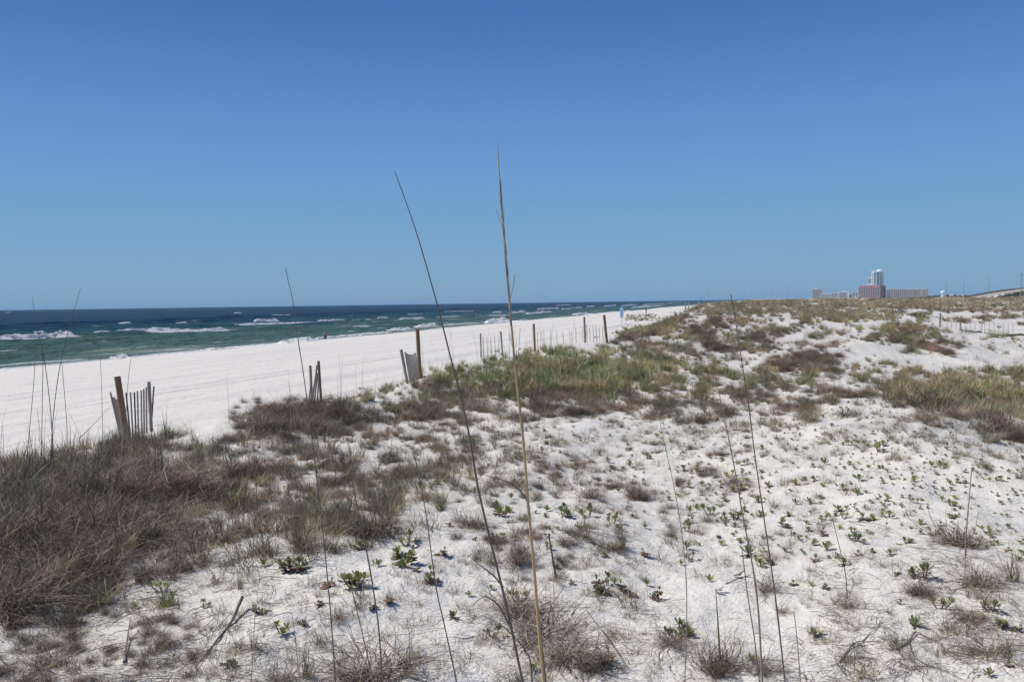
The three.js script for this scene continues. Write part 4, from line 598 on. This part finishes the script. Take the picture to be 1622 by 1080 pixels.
function fence(label, px, depth, group = 'weathered sand fence pieces along the beach') { return thing('sand_fence', label, 'fence', stand(px, depth), 0, group); }
{
  let t = fence('weathered slat fence with a leaning thick post at left', 195, 16.5), o = t.position;
  postIn(t, o, [185, 597], [201, 700], 16.5, 0.062, wood.brown); postIn(t, o, [235, 605], [240, 696], 17.0, 0.034, wood.grey);
  for (const [a, b, c, d, w, m, dp] of [[174, 621, 192, 700, .035, 'grey', 16.8], [179, 629, 193, 700, .06, 'pale', 16.9], [183, 632, 195, 700, .06, 'pale', 16.85], [199, 622, 206, 696, .03, 'dark', 16.6], [206, 621, 210, 696, .03, 'grey', 16.65], [212, 621, 215, 696, .03, 'dark', 16.7], [217, 619, 219, 696, .03, 'grey', 16.75], [223, 618, 224, 696, .032, 'pale', 16.8], [227, 616, 228, 696, .032, 'grey', 16.85], [231, 613, 232, 696, .034, 'pale', 16.9], [243, 612, 238, 690, .03, 'brown', 17.05]]) slatIn(t, o, [a, b], [c, d], dp, w, wood[m], (a % 3) * 0.3);
  wireIn(t, o, [[182, 650], [200, 650], [218, 652], [238, 651]], [16.9, 16.62, 16.75, 17]); wireIn(t, o, [[190, 678], [205, 678], [222, 680], [239, 679]], [16.9, 16.62, 16.75, 17]);
  t = fence('pair of grey posts with tilted slats before the standing person', 500, 20); o = t.position;
  postIn(t, o, [491, 579], [494, 645], 20, 0.032, wood.grey); postIn(t, o, [504, 572], [509, 645], 19.6, 0.032, wood.brown);
  for (const [a, b, c, d] of [[502, 578, 494, 640], [503, 590, 497, 642], [500, 600, 490, 642], [505, 588, 502, 642], [493, 600, 488, 642]]) slatIn(t, o, [a, b], [c, d], 19.8, 0.04, wood.grey, a % 2);
  wireIn(t, o, [[492, 610], [500, 612], [507, 608]], [20, 19.8, 19.6]);
  t = fence('tall brown post with a sagging pale slat fence on its left', 660, 26); o = t.position;
  postIn(t, o, [661, 522], [665, 595], 26, 0.062, wood.brown); postIn(t, o, [635, 554], [643, 596], 26.4, 0.048, wood.grey);
  for (let i = 0; i < 9; i++) { const k = i / 8; slatIn(t, o, [641 + k * 17, 557 + 4 * Math.sin(k * 3) + k * 1], [647 + k * 15, 592], 26.2, 0.036, wood.pale, i % 2 * 0.4); }
  wireIn(t, o, [[637, 566], [650, 569], [662, 566]], [26.4, 26.2, 26]); wireIn(t, o, [[641, 582], [652, 584], [664, 582]], [26.4, 26.2, 26]);
  t = fence('two short grey posts with thin slats behind the green mound', 778, 38); o = t.position;
  postIn(t, o, [761, 528], [762, 566], 38, 0.036, wood.grey); postIn(t, o, [793, 525], [796, 560], 37.4, 0.042, wood.grey);
  for (let i = 0; i < 9; i += 2) slatIn(t, o, [765 + i * 3.1, 534 - i * 0.3 + (i % 2)], [766 + i * 3.1, 562], 37.8, 0.022, i % 3 ? wood.pale : wood.grey, 0.3);
  wireIn(t, o, [[761, 540], [778, 541], [794, 539]], [38, 37.8, 37.4]);
  t = fence('short dark post at the crest of the green mound', 847, 39); o = t.position; postIn(t, o, [845.5, 513], [847, 548], 39, 0.055, wood.brown);
  t = fence('grey post and brown leaning post joined by faint slats', 943, 39); o = t.position;
  postIn(t, o, [925.5, 502], [927, 545], 39.5, 0.055, wood.grey); postIn(t, o, [957, 499], [962, 548], 38, 0.062, wood.brown);
  for (let i = 0; i < 11; i += 2) slatIn(t, o, [929 + i * 2.5, 514 + 2 * (i % 3)], [930 + i * 2.6, 545], 38.8, 0.02, i % 2 ? wood.pale : wood.grey, 0.4);
  wireIn(t, o, [[926, 515], [943, 517], [959, 515]], [39.5, 38.8, 38]);
  t = fence('run of faint grey slats between the mound crest and grey post', 885, 41); o = t.position;
  for (let i = 0; i < 22; i++) if (i % 3 === 0 || i % 7 === 2) slatIn(t, o, [851 + i * 3.4, 525 + 3 * Math.sin(i * 1.7) - i * 0.2], [852 + i * 3.4, 548 - i * 0.2], 41.5 - i * 0.07, 0.02, i % 4 ? wood.pale : wood.grey, 0.3 + (i % 3) * 0.2);
  wireIn(t, o, [[850, 520], [890, 522], [925, 518]], [41.5, 40.7, 40]);
  t = fence('pale square post on the crest left of the far ridge', 1108, 78); o = t.position; postIn(t, o, [1108, 479], [1108, 502], 78, 0.075, wood.pale);
  t = fence('grey stump post standing where beach meets ridge', 1070, 74); o = t.position; postIn(t, o, [1070, 495], [1070, 508], 74, 0.11, wood.grey);
  t = fence('two thin grey posts close together beside the stump post', 1088, 80); o = t.position; postIn(t, o, [1086, 478], [1087, 503], 80, 0.05, wood.grey); postIn(t, o, [1091, 480], [1091, 503], 80, 0.05, wood.pale); wireIn(t, o, [[1086, 482], [1091, 483]], [80, 80]);
  // wire fence in the right hollow
  const G = 'wire fence posts in the right hollow';
  t = thing('wire_fence', 'grey post and wire fence crossing the bright sand at right', 'fence', stand(1500, 58), 0, G); o = t.position;
  postIn(t, o, [1490, 496], [1489, 532], 58, 0.06, wood.grey); postIn(t, o, [1522, 509], [1522.5, 530], 57, 0.06, wood.grey); postIn(t, o, [1423, 503], [1423, 530], 60, 0.035, wood.dark); postIn(t, o, [1556, 505], [1556, 530], 56, 0.03, wood.pale);
  for (let i = 0; i < 16; i++) slatIn(t, o, [1493 + i * 7.5, 510 + (i % 3)], [1493 + i * 7.5, 530], 57 - i * 0.1, 0.03, wood.pale, 0.4);
  for (const y of [510, 520]) wireIn(t, o, [[1423, y - 2], [1490, y - 4], [1522, y + 1], [1640, y + 3]], [60, 58, 57, 55]);
  t = thing('driftwood_beam', 'dark weathered beam lying across the sand at the right edge', 'driftwood', (() => { const p = at(1590, 531, 54); p.y = ground(p.x, p.z); return p; })()); o = t.position;
  const P = []; for (let i = 0; i <= 16; i++) { const x = 1560 + i * 6.5, p = at(x, 531, 54 - i * 0.05); p.y = ground(p.x, p.z) + 0.06 + 0.05 * nz(i * 0.8, 2); P.push(p.sub(o)); }
  part(t, 'beam', uvRod(P, (q, i) => 0.085 * (0.8 + 0.5 * nz(i * 0.9, 5)), 8, (i, k) => 1 + 0.3 * nz(i * 0.6, k, 2)), wood.dark);
  const P2 = []; for (let i = 0; i <= 8; i++) { const p = at(1520 + i * 4.4, 532, 55); p.y = ground(p.x, p.z) + 0.08 + 0.08 * nz(i, 7); P2.push(p.sub(o)); } part(t, 'branch', uvRod(P2, () => 0.07, 6), wood.grey);
}

// ------------------------------------------------------------------ people and the post on the beach
function limb(pts, rs, sides = 8) { return rod(pts, (q, i) => rs[i], sides); }
function person(px, depth, H, turn, label, shirt, shorts, skin, y) {
  const p = at(px, 540, depth); p.y = y ?? ground(p.x, p.z); const t = thing('person', label, 'person', p, turn), k = H / 1.75, v = (x, a, z) => V3(x * k, a * k, z * k), R = r => r.map(q => q * k);
  const sk = std(lin(...skin), 0.7), body = [];
  for (const s of [-1, 1]) { body.push(limb([v(s * .11, .0, .02), v(s * .11, .08, 0), v(s * .105, .48, .02), v(s * .1, .9, 0)], R([.045, .045, .062, .085]))); body.push(limb([v(s * .11, .035, -.05), v(s * .12, .035, .15)], R([.035, .03])));
    body.push(limb([v(s * .2, 1.42, 0), v(s * .27, 1.15, -.03), v(s * .28, .9, .08), v(s * .28, .8, .11)], R([.055, .048, .04, .035]))); for (let f = 0; f < 5; f++) body.push(limb([v(s * (.265 + f * .006), .82, .09 + f * .01), v(s * (.265 + f * .007), .72 + (f === 0 ? .05 : Math.abs(f - 2) * .012), .11 + f * .012)], R([.011, .008]), 5)); }
  body.push(limb([v(0, .86, 0), v(0, 1.0, 0), v(0, 1.2, 0), v(0, 1.38, 0), v(0, 1.47, 0), v(0, 1.56, .01)], R([.14, .155, .15, .17, .09, .055]), 12));
  const head = new THREE.SphereGeometry(.105 * k, 16, 12); head.scale(.86, 1.15, .98); head.translate(0, 1.65 * k, .015 * k); const nose = new THREE.ConeGeometry(.018 * k, .05 * k, 6); nose.rotateX(1.2); nose.translate(0, 1.64 * k, .12 * k);
  part(t, 'body', mergeGeometries([...body, head, nose].map(g => { const q = g.toNonIndexed(); q.deleteAttribute('uv'); return q; })), sk);
  const hair = new THREE.SphereGeometry(.115 * k, 14, 8, 0, 6.3, 0, 1.6); hair.scale(.9, 1.1, 1); hair.rotateX(-.35); hair.translate(0, 1.67 * k, 0); part(t, 'hair', hair, std(lin(.05, .035, .025), .8));
  part(t, 'shirt', limb([v(0, .93, 0), v(0, 1.2, 0), v(0, 1.39, 0), v(0, 1.48, 0)], R([.17, .165, .19, .1]), 14), std(lin(...shirt), .85));
  const sh = [limb([v(0, .8, 0), v(0, .9, 0), v(0, 1.0, 0)], R([.16, .17, .168]), 14)]; for (const s of [-1, 1]) sh.push(limb([v(s * .105, .5, .02), v(s * .1, .88, 0)], R([.085, .105]), 10)); part(t, 'shorts', mergeGeometries(sh), std(lin(...shorts), .85));
  return t;
}
{
  const w = onLevel(515, 540, 0.12), d = toPx(w)[2];
  person(515, d, 1.5, 0.6, 'person in grey top and dark shorts standing at the water edge', [.22, .19, .18], [.03, .032, .04], [.45, .31, .23], 0.02);
  const q = onLevel(1024, 497.5, 0.9); person(1024, toPx(q)[2], 1.6, 0.4, 'tiny distant person in dark clothes far along the beach', [.05, .05, .06], [.04, .04, .05], [.4, .27, .2]);
  const p = at(985, 512, 100); p.y = ground(p.x, p.z); const t = thing('beach_marker', 'white post with a pale blue rounded board on the far beach', 'marker', p); const hgt = (() => { const top = at(985, 486, toPx(p)[2]); return top.y - p.y; })();
  const white = std(lin(.75, .76, .77), .6); part(t, 'post', rod([V3(0, -.3, 0), V3(0, hgt * 0.5, 0), V3(0, hgt * .8, 0)], () => .055, 8), white);
  const sh = new THREE.Shape(); const W = .2, B = hgt * .46, Tt = hgt; sh.moveTo(-W * .6, B); sh.lineTo(W * .6, B); sh.lineTo(W, B + .35); sh.lineTo(W, Tt - W); sh.absarc(0, Tt - W, W, 0, Math.PI); sh.lineTo(-W, B + .35); sh.closePath();
  const g = new THREE.ExtrudeGeometry(sh, { depth: .05, bevelEnabled: true, bevelSize: .01, bevelThickness: .01, bevelSegments: 1 }); g.translate(0, 0, .055); part(t, 'board', g, std(lin(.42, .62, .78), .5));
}

// ------------------------------------------------------------------ far shore: apartment towers, bridge, water tower, trees
const boxG = (w, h, d, x, y, z) => { const g = new THREE.BoxGeometry(w, h, d); g.translate(x, y, z); return g; };
const glass = new THREE.MeshPhysicalMaterial({ color: lin(.24, .29, .32), roughness: 0.15, metalness: 0 });
function block(label, x0, x1, yTop, D, color, { floors = 10, bays = 6, depth = 22, turn = -0.5, roof = [], slab = [.8, .8, .79], accents = [], yBase = 472, name = 'apartment_block', set = 0.25, crown, side = null } = {}) {
  const a = at(x0, yTop, D), b = at(x1, yTop, D), base = V3((a.x + b.x) / 2, 2, (a.z + b.z) / 2), W = Math.abs(b.x - a.x), Ht = a.y - 2, t = thing(name, label, 'building', base, turn, 'high rise buildings on the far shore'), fh = Ht / floors;
  part(t, 'wall', boxG(W, Ht, depth, 0, Ht / 2, -depth / 2), std(lin(...color), .85));
  const wins = [], slabs = [], fins = [], bw = W / bays; // recessed-looking window bands behind projecting balcony slabs
  for (let f = 0; f < floors; f++) for (let i = 0; i < bays; i++) wins.push(boxG(bw * .66, fh * .6, .3, -W / 2 + (i + .5) * bw, (f + .45) * fh, .1));
  for (let f = 1; f <= floors; f++) slabs.push(boxG(W * .985, fh * .2, 1.6, 0, f * fh - fh * .12, .8));
  for (let i = 0; i <= bays; i++) fins.push(boxG(bw * .13, Ht * .995, 1.9, -W / 2 + i * bw, Ht / 2, .95));
  part(t, 'windows', mergeGeometries(wins), glass); part(t, 'balconies', mergeGeometries(slabs), std(lin(...slab), .8)); part(t, 'fins', mergeGeometries(fins), std(lin(...slab).multiplyScalar(.96), .8));
  // the windows of the end walls
  const ends = []; for (const s of [-1, 1]) for (let f = 0; f < floors; f++) for (let i = 0; i < 3; i++) ends.push(boxG(.3, fh * .5, depth * .14, s * (W / 2 + .08), (f + .5) * fh, -depth * (.2 + .3 * i))); part(t, 'end_windows', mergeGeometries(ends), glass);
  const cap = [boxG(W * 1.02, fh * .35, depth * 1.03, 0, Ht + fh * .17, -depth / 2)]; for (const [fx, fw, fhh] of roof) cap.push(boxG(W * fw, fhh, depth * .6, W * fx, Ht + fhh / 2 + fh * .3, -depth * .5)); part(t, 'roof', mergeGeometries(cap), std(lin(...(crown ?? slab)), .8));
  for (const [fx, fw, c] of accents) part(t, 'facade_strip', boxG(W * fw, Ht * .98, 1.4, W * fx, Ht * .49, 1.75), std(lin(...c), .85));
  return t;
}
block('tan tower farthest left on the horizon skyline', 1288, 1302, 458, 3600, [.62, .55, .5], { floors: 12, bays: 4, roof: [[-.2, .4, 6]], slab: [.74, .69, .65] });
block('low white terrace right of the tan tower', 1301, 1318, 465.5, 3500, [.66, .64, .62], { floors: 5, bays: 6 });
block('pale low block in the middle of the left row', 1318, 1331, 464, 3450, [.62, .62, .6], { floors: 6, bays: 5 });
block('white and pink low house block left of the pink hotel', 1329, 1345, 463, 3400, [.62, .36, .33], { floors: 5, bays: 4, accents: [[-.46, .12, [.75, .74, .72]], [.44, .14, [.78, .77, .75]]], roof: [[0, .3, 3]] });
block('small grey block between the white houses and pink hotel', 1346, 1354, 466, 3420, [.4, .42, .44], { floors: 4, bays: 3 });
block('slim white twin block beside the pink hotel', 1351, 1360, 462.5, 3380, [.75, .75, .74], { floors: 7, bays: 2 });
block('wide pink hotel block in front of the tall tower', 1362, 1393, 455, 3000, [.7, .45, .43], { floors: 9, bays: 9, slab: [.72, .55, .53], crown: [.6, .32, .3], roof: [[-.3, .25, 5], [.05, .2, 4]], yBase: 473 });
block('dark pink wing of the hotel with red roof', 1392, 1404, 453, 3060, [.46, .22, .21], { floors: 9, bays: 3, slab: [.5, .28, .27], crown: [.42, .14, .13], turn: 0.3, depth: 30 });
block('white annex rising behind the pink hotel', 1369, 1386, 451.5, 3200, [.74, .74, .72], { floors: 11, bays: 5, roof: [[.1, .3, 4]] });
block('slim white tower left of the curved glass tower', 1377, 1384, 441, 3420, [.72, .74, .75], { floors: 20, bays: 2, roof: [[0, 1.1, 3]] });
block('cream apartment block right of the pink hotel', 1405, 1419, 458, 3050, [.7, .66, .58], { floors: 9, bays: 4, slab: [.74, .72, .66], accents: [[-.42, .1, [.8, .79, .76]], [.3, .08, [.6, .36, .3]]], depth: 16 });
block('long balcony block reaching right from the cream block', 1419, 1468, 458.5, 3080, [.68, .64, .58], { floors: 9, bays: 18, slab: [.76, .73, .68], accents: [[-.47, .05, [.6, .55, .47]], [-.2, .03, [.52, .34, .28]], [.12, .03, [.55, .36, .3]], [.33, .03, [.6, .55, .48]], [.47, .05, [.42, .37, .33]]], roof: [[-.44, .08, 5], [-.05, .06, 4], [.36, .1, 4]], crown: [.66, .64, .6] });
{ // the tallest tower: a bowed front of glass and white strips under a rounded cap
  const D = 3400, a = at(1382.5, 431, D), b = at(1399.5, 431, D), W = b.x - a.x, Ht = a.y - 2, t = thing('glass_tower', 'tall curved white and green glass tower with rounded cap', 'building', V3((a.x + b.x) / 2, 2, a.z), 0, 'high rise buildings on the far shore');
  const wall = new THREE.CylinderGeometry(W / 2, W / 2, Ht, 32); wall.scale(1, 1, .7); wall.translate(0, Ht / 2, 0); part(t, 'glass_wall', wall, new THREE.MeshPhysicalMaterial({ color: lin(.18, .34, .34), roughness: .25 }));
  const slabs = [], fins = [], floors = 30; for (let f = 1; f <= floors; f++) { const s = new THREE.CylinderGeometry(W / 2 + 1, W / 2 + 1, Ht / floors * .3, 32); s.scale(1, 1, .72); s.translate(0, f * Ht / floors, 0); slabs.push(s); } part(t, 'balconies', mergeGeometries(slabs), std(lin(.66, .72, .72), .7));
  for (let i = 0; i < 12; i++) { const q = i / 12 * 6.283, g = new THREE.BoxGeometry(1.6, Ht, 1.6); g.translate(Math.cos(q) * (W / 2 + 1), Ht / 2, Math.sin(q) * (W / 2 + 1) * .72); fins.push(g); } part(t, 'fins', mergeGeometries(fins), std(lin(.78, .8, .8), .7));
  const cap = new THREE.SphereGeometry(W * .29, 20, 10, 0, 6.3, 0, 1.57); cap.scale(1.1, .75, .9); cap.translate(W * .19, Ht + 1, 0); const ring = new THREE.CylinderGeometry(W / 2 + 1.5, W / 2 + 1.5, 4, 32); ring.scale(1, 1, .73); ring.translate(0, Ht + 1.5, 0); part(t, 'cap', mergeGeometries([cap, ring]), std(lin(.85, .87, .88), .5));
  part(t, 'mast', rod([V3(W * .3, Ht + 8, 0), V3(W * .3, Ht + 26, 0)], () => .5, 5), wood.pale);
}
{ // water tower
  const p = at(1495, 471, 1900); p.y = 2; const t = thing('water_tower', 'pale blue bulbous water tower between skyline and bridge', 'water tower', p), s = 1900 / FPX, h = at(1495, 463, 1900).y - 2;
  const bowl = new THREE.SphereGeometry(4.4 * s, 24, 14); bowl.scale(1, .62, 1); bowl.translate(0, h, 0); part(t, 'tank', bowl, std(lin(.6, .7, .78), .5)); part(t, 'stem', new THREE.CylinderGeometry(2.0 * s, 2.6 * s, h, 16).translate(0, h / 2 - 1, 0), std(lin(.62, .68, .72), .6)); part(t, 'base', boxG(9 * s, 1.6 * s, 8 * s, -1 * s, .8 * s, 0), std(lin(.6, .6, .58), .8));
}
for (const [x, w, y, label] of [[1511, 8, 466.5, 'small white house with low roof right of the water tower'], [1519, 9, 468, 'long low white house between water tower and bridge'], [1527, 7, 467, 'white gabled house nearest the bridge ramp']]) {
  const D = 1500, s = D / FPX, p = at(x, 471, D); p.y = 2; const t = thing('house', label, 'house', p, 0, 'white houses beside the bridge'), h = (at(x, y, D).y - 2) * .6, W = w * s; part(t, 'wall', boxG(W, h, 9, 0, h / 2, 0), std(lin(.74, .74, .72), .8));
  const sh = new THREE.Shape([[-W * .55, h], [W * .55, h], [W * .3, h * 1.65], [-W * .3, h * 1.65]].map(q => new THREE.Vector2(...q))); part(t, 'roof', new THREE.ExtrudeGeometry(sh, { depth: 10, bevelEnabled: false }).translate(0, 0, -5), std(lin(.5, .5, .5), .8)); part(t, 'window', boxG(W * .5, h * .4, .3, 0, h * .5, 4.6), glass);
}
{ // road bridge climbing to the right
  const D = 1100, top = [[1500, 473.5], [1528, 471.2], [1545, 468.6], [1560, 465.8], [1575, 463.2], [1590, 460.9], [1605, 459], [1622, 457.3], [1660, 455], [1720, 454.5], [1800, 456]], C = spline(top.map(([x, y], i) => at(x, y, D - (x - 1500) * 1.2)), 60);
  const o = C[0].clone(); o.y = 2; const t = thing('road_bridge', 'pale concrete road bridge climbing at the right edge', 'bridge', o);
  const sweep = (w, yTop, yBot, z0) => { const pos = [], idx = []; C.forEach((p, i) => { for (const [z, y] of [[z0, yTop], [z0, yBot], [z0 - w, yBot], [z0 - w, yTop]]) pos.push(p.x - o.x, p.y - o.y + y, p.z - o.z + z); if (i) for (let k = 0; k < 4; k++) { const A = (i - 1) * 4 + k, B = (i - 1) * 4 + (k + 1) % 4; idx.push(A, B, A + 4, B, B + 4, A + 4); } }); const g = new THREE.BufferGeometry(); g.setAttribute('position', new THREE.Float32BufferAttribute(pos, 3)); g.setIndex(idx); return g.toNonIndexed(); };
  const fix = g => { g.computeVertexNormals(); return g; };
  part(t, 'girder', fix(sweep(12, -1.3, -4.0, 0)), std(lin(.3, .28, .265), .85)); part(t, 'deck', fix(sweep(13, -.75, -1.3, .5)), std(lin(.5, .48, .45), .85)); part(t, 'railing', fix(sweep(.4, .9, -.75, .52)), std(lin(.06, .06, .065), .8)); part(t, 'railing', fix(sweep(.4, .9, -.75, -12.1)), std(lin(.06, .06, .065), .8));
  for (let i = 18; i < C.length; i += 5) { const p = C[i], h = p.y - 4 - o.y; if (h > 1) part(t, 'pier', boxG(2, h + 2, 9, p.x - o.x, h / 2 - 1, p.z - o.z - 6), std(lin(.5, .46, .43), .85)); }
  const G = 'lamp posts on the bridge'; for (const [x, y0, y1, label] of [[1499, 448, 471, 'faint thin mast above the water tower'], [1527, 441, 470.5, 'tall thin mast at the start of the bridge'], [1567, 437, 464, 'thin mast on the rising bridge']]) { const d = D - 20 - (x - 1500) * 1.2 - 14, a = at(x, y0, d), b = at(x, y1 + 1, d); b.y = x === 1567 ? b.y : 2; const m = thing('light_mast', label, 'mast', b, 0, G), H = a.y - b.y; part(m, 'pole', rod([V3(0, -.5, 0), V3(0, H / 2, 0), V3(0, H, 0)], q => .28 * (1 - .5 * q), 6), wood.grey); part(m, 'lamp_arm', boxG(1.6, .25, .5, .6, H, 0), wood.grey); }
  const d = 240, b = at(1618, 478, d); b.y = ground(b.x, b.z); const m = thing('utility_pole', 'dark wooden utility pole at the right edge before the bridge', 'pole', b), H = at(1619, 432, d).y - b.y; part(m, 'pole', rod([V3(0, -.5, 0), V3(0, H / 2, 0), V3(0, H, 0)], q => .1 * (1 - .35 * q), 8), wood.grey); part(m, 'crossarm', boxG(1.0, .1, .1, 0, H * .96, 0), wood.grey);
}
function tree(px, D, hpx, wpx, seed, label, group) { // low coastal oak or pine seen from afar: trunk, limbs and a loose crown of leaf clumps
  const R = rng(seed), s = D / FPX, p = at(px, 472, D); p.y = 2.2; const H = hpx * s, W = wpx * s, t = thing('coastal_tree', label, 'tree', p, 0, group);
  part(t, 'trunk', mergeGeometries([rod([V3(0, -.5, 0), V3(.1 * W * (R() - .5), H * .4, 0), V3(0, H * .75, 0)], q => H * .035 * (1 - .6 * q), 6), ...[0, 1, 2].map(() => { const a = R() * 6.28; return rod([V3(0, H * .35, 0), V3(Math.cos(a) * W * .25, H * .6, Math.sin(a) * W * .25), V3(Math.cos(a) * W * .38, H * .72, Math.sin(a) * W * .38)], q => H * .018 * (1 - .6 * q), 5); })]), wood.dark);
  const pos = [], col = []; for (let c = 0; c < 34; c++) { const a = R() * 6.28, rr = Math.sqrt(R()) * .42 * W, cy = H * (.3 + .62 * R()) * (1 - .25 * (rr / (.42 * W)) ** 2), cx = Math.cos(a) * rr, cz = Math.sin(a) * rr, k = .7 + .5 * R(); for (let l = 0; l < 46; l++) { const q = V3(R() - .5, (R() - .5) * .8, R() - .5).multiplyScalar(W * .26).add(V3(cx, cy, cz)), L = .035 * W * (.6 + R()); for (let m = 0; m < 3; m++) { pos.push(q.x + (R() - .5) * 2 * L, q.y + (R() - .5) * 2 * L, q.z + (R() - .5) * 2 * L); col.push(.05 * k, .068 * k, .03 * k); } } }
  const g = new THREE.BufferGeometry(); g.setAttribute('position', new THREE.Float32BufferAttribute(pos, 3)); g.setAttribute('color', new THREE.Float32BufferAttribute(col, 3)); g.computeVertexNormals(); part(t, 'crown', g, grassMat);
}
[[1583, 4, 7], [1590, 6, 9], [1597, 8, 11], [1604, 10, 12], [1611, 11, 13], [1618, 12, 13], [1626, 13, 14], [1636, 13, 14]].forEach(([x, h, w], i) => tree(x, 880 + (i % 3) * 14, h, w, 700 + i, `dark green tree under the bridge, ${['first', 'second', 'third', 'fourth', 'fifth', 'sixth', 'seventh', 'eighth'][i]} from the left`, 'trees under the bridge'));
[[1473, 4, 8], [1480, 4, 8], [1487, 5, 7], [1502, 6, 7], [1507, 5, 7], [1515, 4, 6], [1523, 4.5, 6], [1532, 4.5, 7]].forEach(([x, h, w], i) => tree(x, 1750 - (i > 3 ? 260 : 0), h, w, 740 + i, `dark distant tree on the skyline, ${['first', 'second', 'third', 'fourth', 'fifth', 'sixth', 'seventh', 'eighth'][i]} right of the long balcony block`, 'distant trees on the skyline'));

scene.fog = new THREE.FogExp2(lin(0.42, 0.66, 0.9), 0.00003);
renderer.render(scene, camera);
